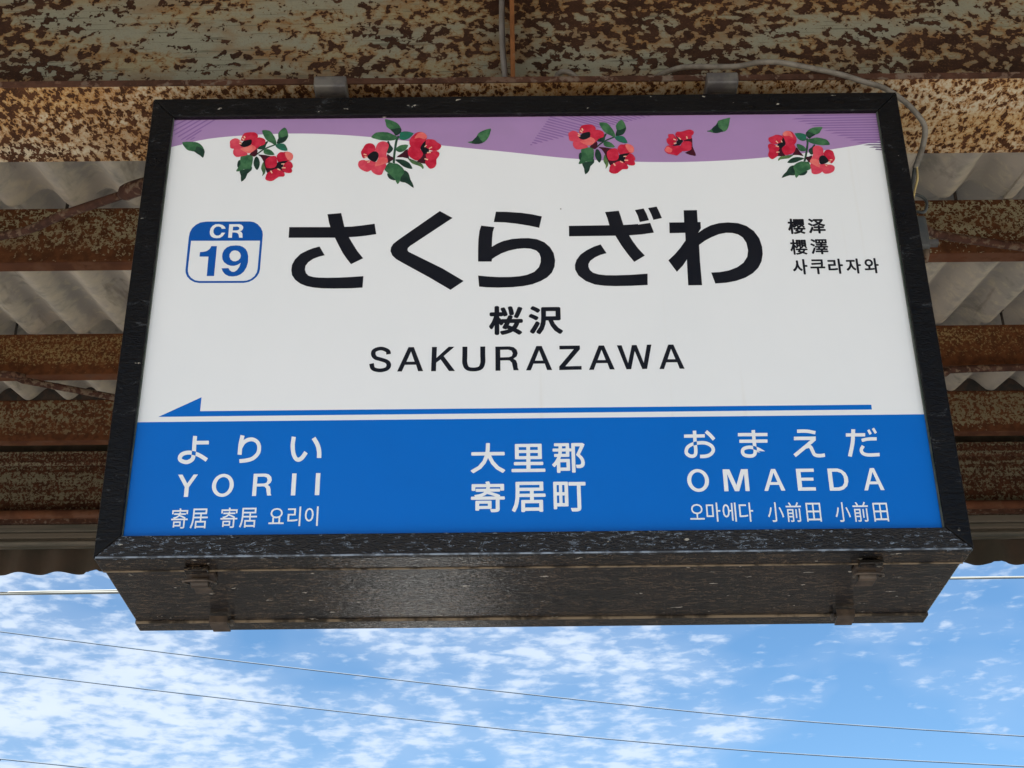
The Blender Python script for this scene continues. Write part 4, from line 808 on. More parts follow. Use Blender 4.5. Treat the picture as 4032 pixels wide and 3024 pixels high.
 ('white_print',2,0.75,'-1179,3160 -1180,3082 -1184,2994 -1194,2899 -1558,2899 -1558,2828 -1206,2828 -1266,2657 -1383,2501 -1576,2379 -1556,2361 -1537,2341 -1522,2322 -1331,2446 -1209,2603 -1141,2776 -1051,2585 -925,2431 -761,2322 -746,2344 -727,2367 -708,2386 -872,2489 -997,2640 -1083,2828 -723,2828 -723,2899 -1118,2899 -1108,2993 -1104,3081 -1103,3160'),
]),
('character|county#34', [
 ('white_print',2,0.75,'-354,2888 -129,2888 -129,2770 -354,2770|-61,2888 169,2888 169,2770 -61,2770|-354,3061 -129,3061 -129,2946 -354,2946|-61,3061 169,3061 169,2946 -61,2946|-455,2602 -455,2538 -133,2538 -133,2405 -519,2405 -519,2341 324,2341 324,2405 -57,2405 -57,2538 273,2538 273,2602 -57,2602 -57,2709 242,2709 242,3124 -425,3124 -425,2709 -133,2709 -133,2602'),
]),
('character|county#35', [
 ('white_print',2,0.75,'1042,3134 1042,2312 1105,2312 1105,3067 1273,3067 1238,2984 1200,2894 1159,2807 1235,2728 1274,2657 1286,2593 1283,2561 1275,2536 1258,2519 1246,2513 1232,2509 1216,2507 1195,2506 1170,2507 1142,2509 1152,2486 1158,2461 1161,2439 1189,2438 1218,2437 1244,2440 1266,2444 1286,2451 1304,2461 1331,2491 1346,2533 1350,2586 1340,2657 1303,2734 1229,2818 1274,2910 1319,3008 1361,3103 1313,3136 1303,3134|895,2920 895,2824 754,2824 760,2856 764,2889 767,2920|593,3134 593,3074 710,3074 710,3032 709,2980 553,2980 553,2920 706,2920 702,2889 698,2856 692,2824 589,2824 589,2765 677,2765 644,2683 596,2603 529,2526 544,2510 559,2491 571,2473 602,2505 629,2538 654,2571 654,2309 715,2309 715,2366 965,2366 965,2676 710,2676 722,2705 732,2735 741,2765 956,2765 956,2920 1013,2920 1013,2980 956,2980 956,3134|895,2980 770,2980 771,3031 771,3074 895,3074|715,2611 904,2611 904,2431 715,2431'),
]),
('character|town#36', [
 ('white_print',2,0.75,'-1196,2047 -1187,2026 -1179,2005 -1173,1983 -1548,1983 -1548,1822 -1482,1822 -1482,1923 -813,1923 -813,1822 -744,1822 -744,1983 -1096,1983 -1104,2009 -1115,2036 -1127,2061|-1564,1631 -1564,1570 -932,1570 -932,1298 -934,1288 -940,1283 -952,1281 -978,1281 -1022,1281 -1077,1282 -1068,1262 -1060,1240 -1055,1220 -988,1220 -938,1223 -901,1229 -878,1243 -866,1264 -862,1297 -862,1570 -728,1570 -728,1631 -872,1631 -842,1673 -927,1710 -1032,1747 -1141,1778 -1133,1794 -846,1794 -846,1850 -1115,1850 -1106,1901 -1173,1901 -1182,1850 -1445,1850 -1445,1794 -1206,1794 -1259,1740 -1347,1701 -1480,1676 -1469,1663 -1458,1647 -1451,1631|-1173,1734 -1071,1703 -974,1667 -893,1631 -1408,1631 -1304,1656 -1227,1690|-1383,1460 -1133,1460 -1133,1368 -1383,1368|-1450,1514 -1450,1267 -1383,1267 -1383,1314 -1067,1314 -1067,1514'),
]),
('character|town#37', [
 ('white_print',2,0.75,'-351,1974 193,1974 193,1868 -351,1868|-351,1806 -55,1806 -55,1700 -352,1700 -351,1761|-281,1523 -281,1216 -214,1216 -214,1249 177,1249 177,1218 247,1218 247,1523 14,1523 14,1635 315,1635 315,1700 14,1700 14,1806 262,1806 262,2037 -421,2037 -421,1761 -426,1595 -455,1416 -524,1252 -504,1241 -481,1228 -463,1215 -404,1344 -370,1489 -355,1635 -55,1635 -55,1523|-214,1312 -214,1460 177,1460 177,1312'),
]),
('character|town#38', [
 ('white_print',2,0.75,'546,2027 546,1286 604,1286 604,1361 895,1361 895,2027|604,1962 692,1962 692,1732 604,1732|604,1427 604,1668 692,1668 692,1427|834,1668 834,1427 745,1427 745,1668|834,1732 745,1732 745,1962 834,1962|937,2016 937,1943 1152,1943 1152,1313 1149,1298 1142,1290 1127,1287 1096,1287 1043,1287 979,1289 989,1266 998,1240 1003,1217 1079,1217 1137,1220 1177,1229 1202,1245 1215,1272 1219,1312 1219,1943 1347,1943 1347,2016'),
]),
('character|yorii small#39', [
 ('white_print',2,0.12,'-9001,1394 -8997,1380 -8993,1366 -8990,1352 -9175,1352 -9175,1244 -9142,1244 -9142,1312 -8812,1312 -8812,1244 -8778,1244 -8778,1352 -8952,1352 -8956,1369 -8961,1387 -8968,1404|-9183,1117 -9183,1077 -8871,1077 -8871,895 -8872,889 -8875,886 -8881,884 -8894,884 -8916,884 -8943,885 -8938,872 -8934,857 -8932,844 -8899,844 -8874,845 -8856,850 -8844,859 -8838,873 -8837,895 -8837,1077 -8770,1077 -8770,1117 -8841,1117 -8827,1145 -8868,1170 -8920,1195 -8974,1215 -8970,1226 -8829,1226 -8829,1263 -8961,1263 -8957,1297 -8990,1297 -8994,1263 -9124,1263 -9124,1226 -9006,1226 -9032,1190 -9076,1164 -9141,1147 -9136,1139 -9131,1128 -9127,1117|-8990,1186 -8940,1165 -8892,1141 -8852,1117 -9106,1117 -9055,1134 -9017,1157|-9094,1004 -8970,1004 -8970,942 -9094,942|-9127,1039 -9127,875 -9094,875 -9094,906 -8938,906 -8938,1039'),
]),
('character|yorii small#40', [
 ('white_print',2,0.12,'-8607,1348 -8329,1348 -8329,1278 -8607,1278|-8607,1236 -8456,1236 -8456,1166 -8607,1166 -8607,1207|-8571,1048 -8571,844 -8536,844 -8536,866 -8337,866 -8337,845 -8301,845 -8301,1048 -8420,1048 -8420,1123 -8266,1123 -8266,1166 -8420,1166 -8420,1236 -8293,1236 -8293,1390 -8642,1390 -8642,1207 -8645,1096 -8660,977 -8695,868 -8684,861 -8673,852 -8664,844 -8633,930 -8616,1026 -8608,1123 -8456,1123 -8456,1048|-8536,908 -8536,1006 -8337,1006 -8337,908'),
]),
('character|yorii small#41', [
 ('white_print',2,0.12,'-7748,1400 -7744,1386 -7740,1372 -7736,1358 -7925,1358 -7925,1250 -7892,1250 -7892,1317 -7555,1317 -7555,1250 -7520,1250 -7520,1358 -7698,1358 -7702,1375 -7707,1393 -7714,1410|-7933,1122 -7933,1082 -7615,1082 -7615,899 -7616,893 -7619,890 -7625,888 -7638,888 -7661,888 -7688,889 -7684,875 -7680,861 -7677,848 -7644,848 -7618,849 -7600,854 -7588,862 -7582,877 -7580,899 -7580,1082 -7512,1082 -7512,1122 -7585,1122 -7570,1150 -7612,1175 -7665,1200 -7720,1221 -7716,1231 -7572,1231 -7572,1269 -7707,1269 -7703,1303 -7736,1303 -7741,1269 -7874,1269 -7874,1231 -7753,1231 -7780,1195 -7824,1169 -7891,1152 -7886,1144 -7880,1133 -7876,1122|-7736,1191 -7685,1170 -7636,1146 -7595,1122 -7855,1122 -7803,1139 -7764,1162|-7842,1008 -7716,1008 -7716,946 -7842,946|-7876,1044 -7876,879 -7842,879 -7842,910 -7683,910 -7683,1044'),
]),
('character|yorii small#42', [
 ('white_print',2,0.12,'-7359,1355 -7078,1355 -7078,1285 -7359,1285|-7359,1244 -7206,1244 -7206,1174 -7359,1174 -7359,1215|-7323,1058 -7323,855 -7288,855 -7288,877 -7086,877 -7086,857 -7051,857 -7051,1058 -7171,1058 -7171,1132 -7015,1132 -7015,1174 -7171,1174 -7171,1244 -7042,1244 -7042,1397 -7395,1397 -7395,1215 -7398,1105 -7413,987 -7448,879 -7438,872 -7426,863 -7417,855 -7386,940 -7369,1036 -7361,1132 -7206,1132 -7206,1058|-7288,919 -7288,1016 -7086,1016 -7086,919'),
]),
('character|yorii small#43', [
 ('white_print',2,0.12,'-6519,1342 -6460,1329 -6419,1295 -6404,1242 -6419,1189 -6460,1154 -6519,1142 -6579,1154 -6619,1189 -6634,1242 -6619,1295 -6579,1329|-6519,1381 -6598,1364 -6651,1315 -6671,1242 -6664,1197 -6645,1159 -6615,1130 -6615,984 -6708,984 -6708,943 -6328,943 -6328,984 -6422,984 -6422,1131 -6393,1160 -6374,1197 -6367,1242 -6387,1315 -6440,1364|-6577,984 -6577,1112 -6559,1107 -6540,1104 -6519,1103 -6498,1104 -6479,1107 -6460,1112 -6460,984'),
]),
('character|yorii small#44', [
 ('white_print',2,0.12,'-5944,1417 -5944,880 -5905,880 -5905,1417|-6234,1367 -6234,1327 -6075,1327 -6075,1215 -6233,1215 -6233,1010 -6198,1010 -6126,1011 -6055,1017 -5981,1029 -5984,1069 -6056,1058 -6125,1052 -6193,1050 -6193,1176 -6035,1176 -6035,1367'),
]),
('character|yorii small#45', [
 ('white_print',2,0.12,'-5500,1417 -5500,880 -5460,880 -5460,1417|-5688,1375 -5744,1352 -5783,1288 -5797,1189 -5783,1089 -5744,1024 -5688,1001 -5631,1024 -5593,1089 -5578,1189 -5593,1288 -5631,1352|-5688,1332 -5651,1314 -5626,1264 -5617,1189 -5626,1113 -5651,1063 -5688,1045 -5725,1063 -5750,1113 -5759,1189 -5750,1264 -5725,1314'),
]),
('character|omaeda small#46', [
 ('white_print',2,0.1,'4171,1334 4227,1322 4266,1287 4280,1234 4266,1181 4227,1146 4171,1134 4114,1146 4076,1181 4062,1234 4076,1287 4114,1322|3991,985 3991,944 4352,944 4352,985 4189,985 4189,1095 4255,1117 4299,1165 4315,1234 4297,1308 4246,1356 4171,1374 4096,1356 4045,1308 4026,1234 4043,1165 4087,1117 4153,1095 4153,985'),
]),
('character|omaeda small#47', [
 ('white_print',2,0.1,'4409,1357 4409,1015 4591,1015 4591,1357|4555,1318 4555,1054 4444,1054 4444,1318|4661,1410 4661,881 4698,881 4698,1158 4763,1158 4763,1199 4698,1199 4698,1410'),
]),
('character|omaeda small#48', [
 ('white_print',2,0.1,'5128,1405 5128,876 5164,876 5164,1405|4912,1316 4940,1299 4958,1251 4964,1177 4958,1103 4940,1055 4912,1038 4885,1055 4867,1103 4861,1177 4867,1251 4885,1299|4912,1361 4867,1338 4837,1275 4826,1177 4837,1079 4867,1015 4912,993 4956,1013 4985,1070 4998,1160 5048,1160 5048,903 5083,903 5083,1394 5048,1394 5048,1199 4998,1199 4985,1286 4955,1341'),
]),
('character|omaeda small#49', [
 ('white_print',2,0.1,'5496,1400 5496,872 5532,872 5532,1152 5597,1152 5597,1192 5532,1192 5532,1400|5244,1349 5244,1003 5275,1003 5344,1005 5404,1010 5463,1021 5459,1062 5402,1052 5345,1046 5280,1044 5280,1309 5428,1309 5428,1349'),
]),
('character|omaeda small#50', [
 ('white_print',2,0.1,'6153,1401 6153,920 6151,910 6147,905 6141,903 6125,903 6100,903 6069,904 6074,889 6079,872 6082,857 6118,858 6146,860 6166,866 6178,876 6185,893 6187,920 6187,1401|6256,1248 6292,1155 6321,1060 6338,978 6373,998 6354,1080 6324,1174 6287,1264|6040,1260 6025,1174 6000,1087 5967,1012 5977,1005 5988,997 5997,988 6032,1066 6058,1159 6076,1251'),
]),
('character|omaeda small#51', [
 ('white_print',2,0.1,'6675,1200 6675,958 6705,958 6705,1200|6762,1218 6762,905 6761,899 6758,895 6753,894 6741,894 6721,894 6696,895 6701,881 6705,866 6708,852 6737,852 6760,855 6776,860 6786,869 6792,883 6794,905 6794,1218|6726,1396 6715,1364 6700,1330 6686,1299 6557,1299 6578,1310 6567,1337 6551,1366 6535,1393 6505,1378 6520,1352 6534,1325 6544,1299 6438,1299 6438,1259 6822,1259 6822,1299 6722,1299 6735,1325 6748,1353 6760,1380|6591,1075 6591,1015 6496,1015 6496,1075|6591,1109 6496,1109 6496,1168 6591,1168|6465,1206 6465,853 6496,853 6496,980 6591,980 6591,901 6590,895 6588,892 6583,891 6573,891 6557,891 6536,892 6540,879 6544,865 6547,852 6573,853 6593,855 6607,860 6616,868 6621,881 6622,901 6622,1206'),
]),
('character|omaeda small#52', [
 ('white_print',2,0.1,'6948,1375 6948,852 6982,852 6982,890 7283,890 7283,852 7318,852 7318,1375|6982,937 6982,1113 7112,1113 7112,937|7283,937 7147,937 7147,1113 7283,1113|6982,1159 6982,1330 7112,1330 7112,1159|7283,1159 7147,1159 7147,1330 7283,1330'),
]),
('character|omaeda small#53', [
 ('white_print',2,0.1,'7858,1381 7858,901 7857,891 7853,886 7847,884 7832,884 7808,884 7779,885 7784,870 7789,853 7792,838 7826,838 7852,841 7870,847 7882,856 7889,874 7891,901 7891,1381|7956,1229 7989,1136 8017,1041 8033,959 8066,979 8048,1061 8020,1154 7985,1245|7752,1241 7737,1155 7714,1068 7682,993 7692,986 7703,977 7711,969 7744,1047 7769,1140 7786,1232'),
]),
('character|omaeda small#54', [
 ('white_print',2,0.1,'8381,1189 8381,946 8411,946 8411,1189|8469,1207 8469,892 8468,885 8465,882 8460,881 8447,881 8427,881 8402,882 8407,868 8411,853 8414,839 8444,839 8466,841 8483,847 8493,856 8499,870 8501,892 8501,1207|8432,1385 8421,1353 8406,1320 8391,1288 8261,1288 8282,1299 8271,1326 8256,1355 8239,1383 8209,1368 8224,1342 8238,1314 8249,1288 8141,1288 8141,1248 8529,1248 8529,1288 8428,1288 8441,1314 8454,1342 8467,1370|8296,1062 8296,1003 8200,1003 8200,1062|8296,1097 8200,1097 8200,1156 8296,1156|8169,1194 8169,839 8200,839 8200,968 8296,968 8296,888 8295,882 8293,879 8288,878 8278,878 8261,878 8240,879 8245,866 8249,852 8252,839 8278,839 8298,841 8312,847 8321,855 8326,868 8328,887 8328,1194'),
]),
('character|omaeda small#55', [
 ('white_print',2,0.1,'8653,1356 8653,839 8686,839 8686,877 8987,877 8987,839 9022,839 9022,1356|8686,923 8686,1096 8817,1096 8817,923|8987,923 8851,923 8851,1096 8987,1096|8686,1142 8686,1311 8817,1311 8817,1142|8987,1142 8851,1142 8851,1311 8987,1311'),
]),
('flower_print|1', [
 ('stem',2,0,'-7882,12617 -7845,12654 -7808,12693 -7771,12731 -7734,12766 -7700,12797 -7669,12822 -7641,12841 -7613,12858 -7584,12875 -7548,12894 -7505,12917 -7457,12940 -7405,12965 -7353,12989 -7303,13013 -7286,12968 -7337,12944 -7389,12919 -7440,12895 -7488,12872 -7530,12849 -7565,12830 -7594,12814 -7620,12798 -7646,12780 -7676,12756 -7709,12727 -7745,12692 -7782,12654 -7819,12616 -7856,12579'),
 ('leaf',3,0,'-7729,13514 -7634,13521 -7523,13494 -7462,13436 -7416,13358 -7367,13274 -7327,13186 -7298,13092 -7286,13015 -7300,12975 -7332,12967 -7378,12996 -7434,13041 -7496,13075 -7556,13115 -7602,13172 -7642,13238 -7680,13312 -7710,13386 -7737,13461'),
 ('leaf',3,0,'-7090,13605 -7050,13580 -7017,13525 -6991,13454 -6973,13377 -6962,13316 -6965,13255 -6991,13179 -7030,13109 -7072,13066 -7123,13037 -7194,13015 -7257,13009 -7279,13026 -7280,13063 -7260,13129 -7241,13209 -7253,13296 -7261,13381 -7234,13453 -7192,13515 -7141,13573'),
 ('leaf_dark',4,0,'-7003,13304 -6973,13321 -6968,13304 -6991,13211 -7030,13109 -7072,13063 -7123,13037 -7194,13015 -7257,13009 -7280,13024 -7280,13063 -7262,13152 -7229,13233 -7187,13239 -7135,13232 -7065,13268'),
 ('leaf_teal',3,0,'-7276,13002 -7182,13017 -7082,13012 -7031,12974 -6999,12914 -6959,12828 -6950,12756 -7016,12746 -7106,12765 -7182,12799 -7246,12844 -7290,12894 -7311,12942 -7310,12978'),
 ('leaf',3,0,'-7631,12800 -7590,12822 -7536,12823 -7476,12803 -7415,12761 -7352,12685 -7319,12615 -7366,12597 -7443,12600 -7516,12610 -7581,12631 -7622,12663 -7644,12704 -7647,12755'),
 ('leaf_dark',3,0,'-7832,12900 -7794,12912 -7737,12935 -7663,13015 -7593,13091 -7551,13108 -7534,13091 -7553,13040 -7585,12970 -7599,12883 -7632,12812 -7732,12805 -7827,12827 -7848,12862'),
 ('leaf_dark',3,0,'-7945,12191 -7934,12135 -7946,12060 -7996,12003 -8052,11942 -8074,11859 -8097,11777 -8156,11692 -8213,11655 -8230,11745 -8239,11873 -8276,11973 -8291,12052 -8226,12082 -8141,12098 -8081,12128 -8030,12156 -7981,12185'),
 ('leaf_dark',3,0,'-8290,12422 -8323,12433 -8356,12399 -8371,12332 -8374,12256 -8366,12196 -8347,12160 -8308,12164 -8274,12207 -8273,12319'),
 ('leaf',4,0,'-8121,12613 -8035,12610 -7965,12587 -7937,12528 -7931,12442 -7936,12319 -7952,12203 -7970,12141 -8007,12108 -8088,12102 -8179,12098 -8249,12062 -8308,12028 -8360,12019 -8390,12034 -8372,12088 -8338,12160 -8305,12230 -8281,12302 -8290,12374 -8302,12447 -8299,12526 -8274,12591 -8206,12612'),
 ('leaf_dark',3,0,'-7856,12550 -7822,12548 -7785,12513 -7750,12436 -7725,12344 -7722,12257 -7733,12176 -7756,12103 -7786,12063 -7821,12092 -7856,12154 -7886,12223 -7905,12298 -7906,12372 -7896,12442 -7880,12507'),
 ('leaf_light',3,0,'-7611,12366 -7582,12315 -7557,12222 -7542,12111 -7538,12007 -7550,11951 -7570,11913 -7602,11867 -7627,11847 -7619,11891 -7612,11961 -7641,12030 -7670,12104 -7672,12177 -7661,12247 -7639,12325'),
 ('maroon',5,0,'-8046,12636 -7952,12760 -7848,12851 -7818,12761 -7823,12633 -7857,12572 -7903,12543 -7945,12556 -7984,12587 -8032,12601'),
 ('maroon',5,0,'-7793,12626 -7598,12604 -7402,12556 -7407,12497 -7471,12437 -7532,12404 -7543,12366 -7400,12279 -7224,12194 -7109,12169 -7028,12144 -6967,12058 -6979,11977 -7160,11958 -7362,11958 -7438,11932 -7476,11935 -7520,12028 -7558,12150 -7589,12261 -7621,12367 -7664,12459 -7710,12536 -7781,12596'),
 ('petal',6,0,'-8336,13149 -8325,13243 -8292,13344 -8258,13395 -8201,13424 -8085,13442 -7968,13438 -7902,13401 -7864,13351 -7846,13310 -7848,13265 -7862,13201 -7908,13144 -8020,13125 -8140,13122 -8207,13120 -8256,13124 -8306,13124'),
 ('petal_rose',6,0,'-8646,13128 -8591,13188 -8517,13224 -8445,13211 -8376,13162 -8313,13075 -8265,12978 -8226,12893 -8234,12832 -8361,12822 -8506,12835 -8580,12846 -8621,12873 -8637,12934 -8640,13007 -8652,13070'),
 ('petal_rose',7,0,'-8507,12847 -8422,12900 -8317,12906 -8224,12817 -8148,12710 -8102,12653 -8102,12613 -8185,12578 -8291,12555 -8364,12538 -8425,12544 -8483,12593 -8522,12666 -8532,12760'),
 ('petal',8,0,'-7893,13217 -7849,13237 -7798,13245 -7725,13225 -7658,13190 -7624,13145 -7612,13092 -7616,13028 -7643,12970 -7704,12948 -7775,12923 -7833,12839 -7882,12779 -7916,12837 -7950,12925 -8011,12975 -8055,13024 -8033,13100 -7987,13169 -7942,13200'),
 ('petal_pale',9,0,'-8331,12833 -8244,12883 -8125,12927 -8054,12965 -7993,12974 -7915,12925 -7867,12852 -7905,12774 -7973,12708 -8029,12677 -8087,12673 -8147,12695 -8208,12735 -8290,12782'),
 ('ink',10,0,'-8237,13123 -8151,13154 -8065,13170 -8028,13164 -8014,13133 -8008,13057 -8032,12975 -8118,12915 -8219,12885 -8301,12915 -8351,12967 -8332,13009 -8290,13051 -8270,13090'),
 ('stamen',11,0,'-8230,13304 -8201,13225 -8240,13207 -8269,13285'),
 ('stamen',11,0,'-8292,13233 -8229,13169 -8249,13136 -8312,13200'),
 ('stamen',11,0,'-8372,13060 -8301,13028 -8310,12987 -8381,13019'),
 ('stamen',11,0,'-8361,13134 -8313,13089 -8328,13062 -8376,13107'),
 ('petal',6,0,'-7217,12386 -7245,12480 -7249,12578 -7212,12650 -7159,12698 -7113,12703 -7063,12697 -7008,12713 -6948,12720 -6873,12692 -6808,12645 -6778,12588 -6772,12525 -6783,12459 -6813,12405 -6860,12384 -6926,12370 -7021,12328 -7115,12301 -7176,12327'),
 ('petal_pale',7,0,'-7022,12660 -6999,12709 -6948,12720 -6875,12694 -6808,12645 -6778,12588 -6772,12525 -6783,12456 -6813,12405 -6868,12396 -6930,12430 -6988,12543'),
 ('petal',7,0,'-7047,12144 -7032,12243 -7001,12335 -6937,12370 -6869,12370 -6821,12337 -6786,12285 -6764,12223 -6756,12165 -6775,12133 -6795,12106 -6781,12064 -6767,12022 -6776,11981 -6805,11951 -6867,11941 -6939,11953 -7009,11995 -7061,12049 -7064,12091'),
 ('petal',8,0,'-7367,12029 -7296,12079 -7218,12111 -7135,12081 -7059,12025 -7005,11966 -6975,11905 -6977,11853 -7008,11816 -7067,11817 -7142,11813 -7215,11750 -7286,11684 -7345,11661 -7400,11662 -7467,11684 -7519,11722 -7528,11771 -7516,11829 -7504,11896 -7477,11959 -7429,11997'),
 ('ink',9,0,'-7264,12219 -7249,12281 -7194,12337 -7039,12375 -6908,12382 -6953,12333 -7036,12264 -7044,12200 -7047,12144 -7089,12112 -7141,12098 -7194,12101 -7238,12123 -7262,12165'),
 ('petal',10,0,'-7558,12438 -7489,12511 -7402,12556 -7326,12565 -7266,12542 -7241,12486 -7232,12410 -7223,12324 -7227,12242 -7250,12179 -7297,12135 -7393,12118 -7489,12126 -7530,12160 -7549,12222 -7567,12328'),
 ('stamen',11,0,'-7096,12282 -7010,12291 -7005,12255 -7091,12246'),
 ('stamen',11,0,'-7076,12154 -6966,12148 -6965,12105 -7075,12111'),
 ('stamen',11,0,'-7191,12117 -7107,12064 -7121,12026 -7205,12080'),
 ('stamen',11,0,'-7374,12041 -7326,11950 -7357,11927 -7406,12018'),
]),
('flower_print|2', [
 ('stem',2,0,'-3877,12264 -3876,12308 -3876,12352 -3876,12396 -3875,12443 -3873,12494 -3870,12548 -3867,12606 -3862,12666 -3857,12726 -3852,12785 -3847,12845 -3842,12907 -3836,12969 -3829,13028 -3820,13082 -3809,13129 -3796,13170 -3781,13205 -3768,13238 -3755,13272 -3695,13233 -3708,13198 -3722,13165 -3735,13132 -3746,13098 -3756,13058 -3764,13010 -3771,12954 -3776,12894 -3781,12833 -3787,12773 -3792,12714 -3797,12654 -3801,12595 -3805,12539 -3808,12485 -3809,12437 -3810,12392 -3811,12348 -3811,12304 -3811,12259'),
 ('leaf',3,0,'-4149,13874 -4109,13879 -4045,13860 -3966,13833 -3886,13796 -3821,13756 -3766,13708 -3720,13650 -3685,13584 -3660,13508 -3652,13436 -3665,13382 -3698,13338 -3755,13290 -3813,13266 -3844,13303 -3874,13365 -3922,13427 -3975,13489 -4035,13537 -4086,13588 -4108,13660 -4119,13737 -4143,13815'),
 ('leaf_dark',4,0,'-3898,13512 -3788,13538 -3684,13547 -3651,13499 -3652,13436 -3665,13384 -3698,13338 -3755,13290 -3813,13266 -3844,13303 -3874,13365 -3933,13431 -3975,13489 -3956,13506'),
 ('leaf',3,0,'-4528,13213 -4500,13281 -4439,13347 -4393,13382 -4324,13399 -4190,13404 -4051,13391 -3962,13352 -3892,13304 -3822,13267 -3773,13229 -3763,13178 -3790,13131 -3862,13101 -3964,13084 -4090,13086 -4217,13100 -4313,13122 -4394,13151 -4478,13177'),
 ('leaf_teal',3,0,'-3705,13240 -3696,13325 -3660,13399 -3568,13419 -3466,13414 -3398,13395 -3347,13371 -3305,13360 -3294,13333 -3344,13250 -3421,13163 -3498,13117 -3575,13097 -3643,13109 -3693,13142 -3709,13184'),
 ('leaf',3,0,'-3800,12779 -3772,12829 -3725,12875 -3673,12907 -3610,12927 -3516,12937 -3444,12920 -3458,12841 -3508,12751 -3572,12693 -3642,12661 -3706,12666 -3759,12694 -3791,12732'),
 ('leaf_dark',3,0,'-4069,12685 -4053,12723 -4033,12782 -4047,12906 -4059,13025 -4041,13073 -4012,13073 -3988,13010 -3959,12926 -3913,12863 -3878,12804 -3886,12747 -3914,12695 -3954,12642 -3999,12612 -4041,12637'),
 ('leaf_dark',3,0,'-3535,12007 -3483,11984 -3432,11935 -3402,11879 -3381,11815 -3365,11744 -3349,11673 -3320,11616 -3289,11554 -3256,11451 -3247,11377 -3305,11414 -3383,11485 -3441,11531 -3500,11568 -3573,11582 -3635,11605 -3659,11682 -3658,11771 -3626,11846 -3585,11913 -3562,11973'),
 ('leaf_dark',3,0,'-4007,11906 -3955,11878 -3889,11821 -3814,11731 -3770,11654 -3825,11652 -3905,11679 -3950,11711 -3983,11751 -4007,11800 -4019,11847 -4022,11887'),
 ('leaf',4,0,'-3863,12250 -3809,12255 -3747,12248 -3664,12183 -3589,12103 -3551,12040 -3535,11983 -3532,11936 -3546,11888 -3582,11832 -3620,11771 -3632,11700 -3645,11629 -3679,11551 -3718,11512 -3752,11580 -3790,11678 -3836,11741 -3889,11798 -3948,11858 -4007,11918 -4066,11976 -4103,12038 -4090,12109 -4054,12180 -4010,12252 -3961,12299 -3913,12282'),
 ('leaf_dark',3,0,'-3809,12381 -3779,12402 -3713,12404 -3638,12398 -3558,12378 -3484,12340 -3420,12292 -3380,12248 -3351,12196 -3312,12119 -3300,12057 -3356,12054 -3435,12077 -3505,12109 -3571,12151 -3621,12195 -3670,12248 -3751,12319'),
 ('leaf_light',3,0,'-3443,12449 -3373,12419 -3268,12363 -3153,12307 -3053,12252 -3012,12208 -2994,12168 -2978,12130 -2973,12096 -2983,12059 -3001,12041 -3021,12074 -3051,12121 -3104,12152 -3168,12182 -3238,12210 -3304,12243 -3348,12289 -3383,12340 -3429,12406'),
 ('maroon',5,0,'-3773,12477 -3708,12545 -3602,12631 -3519,12734 -3451,12775 -3433,12620 -3404,12436 -3297,12372 -3171,12337 -3042,12274 -2976,12239 -3078,12288 -3248,12362 -3430,12426 -3599,12475 -3718,12473'),
 ('maroon',5,0,'-4046,12588 -4005,12576 -3948,12515 -3881,12481 -3839,12441 -3879,12380 -3942,12323 -3990,12272 -4027,12276 -4048,12433'),
 ('maroon',5,0,'-3061,12673 -2996,12678 -2925,12623 -2882,12509 -2863,12382 -2871,12284 -2918,12227 -3053,12253 -3170,12313 -3140,12363 -3076,12432 -3071,12563'),
 ('petal',6,0,'-4805,12694 -4783,12753 -4751,12814 -4720,12892 -4679,12959 -4614,12990 -4544,12994 -4484,12974 -4435,12932 -4404,12864 -4391,12786 -4403,12710 -4435,12641 -4484,12591 -4548,12546 -4635,12479 -4718,12440 -4764,12492 -4791,12573 -4806,12634'),
 ('petal_rose',6,0,'-4867,12310 -4840,12354 -4793,12381 -4729,12389 -4638,12379 -4477,12355 -4346,12303 -4367,12198 -4436,12089 -4482,12031 -4529,11995 -4572,11967 -4623,11961 -4702,11994 -4780,12046 -4833,12102 -4866,12166 -4877,12241'),
 ('petal_rose',7,0,'-4475,12114 -4413,12164 -4324,12207 -4190,12230 -4074,12228 -4053,12191 -4071,12133 -4100,12064 -4134,11990 -4153,11918 -4178,11860 -4230,11838 -4293,11843 -4364,11874 -4430,11923 -4476,11983 -4501,12042 -4502,12080'),
 ('petal_rose',8,0,'-4374,12858 -4350,12940 -4311,13003 -4247,13042 -4177,13058 -4113,13045 -4059,13013 -4021,12964 -4001,12902 -4011,12834 -4032,12757 -4054,12676 -4066,12589 -4046,12488 -4021,12396 -4008,12343 -4019,12300 -4086,12218 -4169,12182 -4234,12293 -4293,12447 -4354,12560 -4397,12665 -4396,12766'),
 ('petal_pale',9,0,'-4380,12160 -4375,12244 -4329,12351 -4301,12424 -4255,12470 -4156,12474 -4061,12444 -4021,12375 -4019,12300 -4057,12260 -4132,12229 -4267,12178'),
 ('ink',10,0,'-4615,12535 -4545,12620 -4456,12690 -4391,12694 -4339,12664 -4301,12616 -4287,12543 -4312,12428 -4357,12328 -4407,12308 -4463,12329 -4527,12378 -4583,12438 -4616,12484'),
 ('stamen',11,0,'-4724,12617 -4641,12587 -4649,12546 -4732,12576'),
 ('stamen',11,0,'-4695,12516 -4611,12501 -4615,12458 -4698,12474'),
 ('stamen',11,0,'-4672,12384 -4595,12376 -4596,12342 -4673,12351'),
 ('stamen',11,0,'-4617,12311 -4541,12339 -4532,12306 -4608,12279'),
 ('petal',6,0,'-3409,13090 -3358,13195 -3287,13284 -3230,13345 -3172,13381 -3103,13391 -3035,13379 -2980,13348 -2936,13304 -2908,13260 -2896,13206 -2906,13139 -2932,13060 -2977,12962 -3026,12867 -3060,12790 -3101,12746 -3177,12773 -3258,12821 -3324,12837 -3375,12871 -3407,12971'),
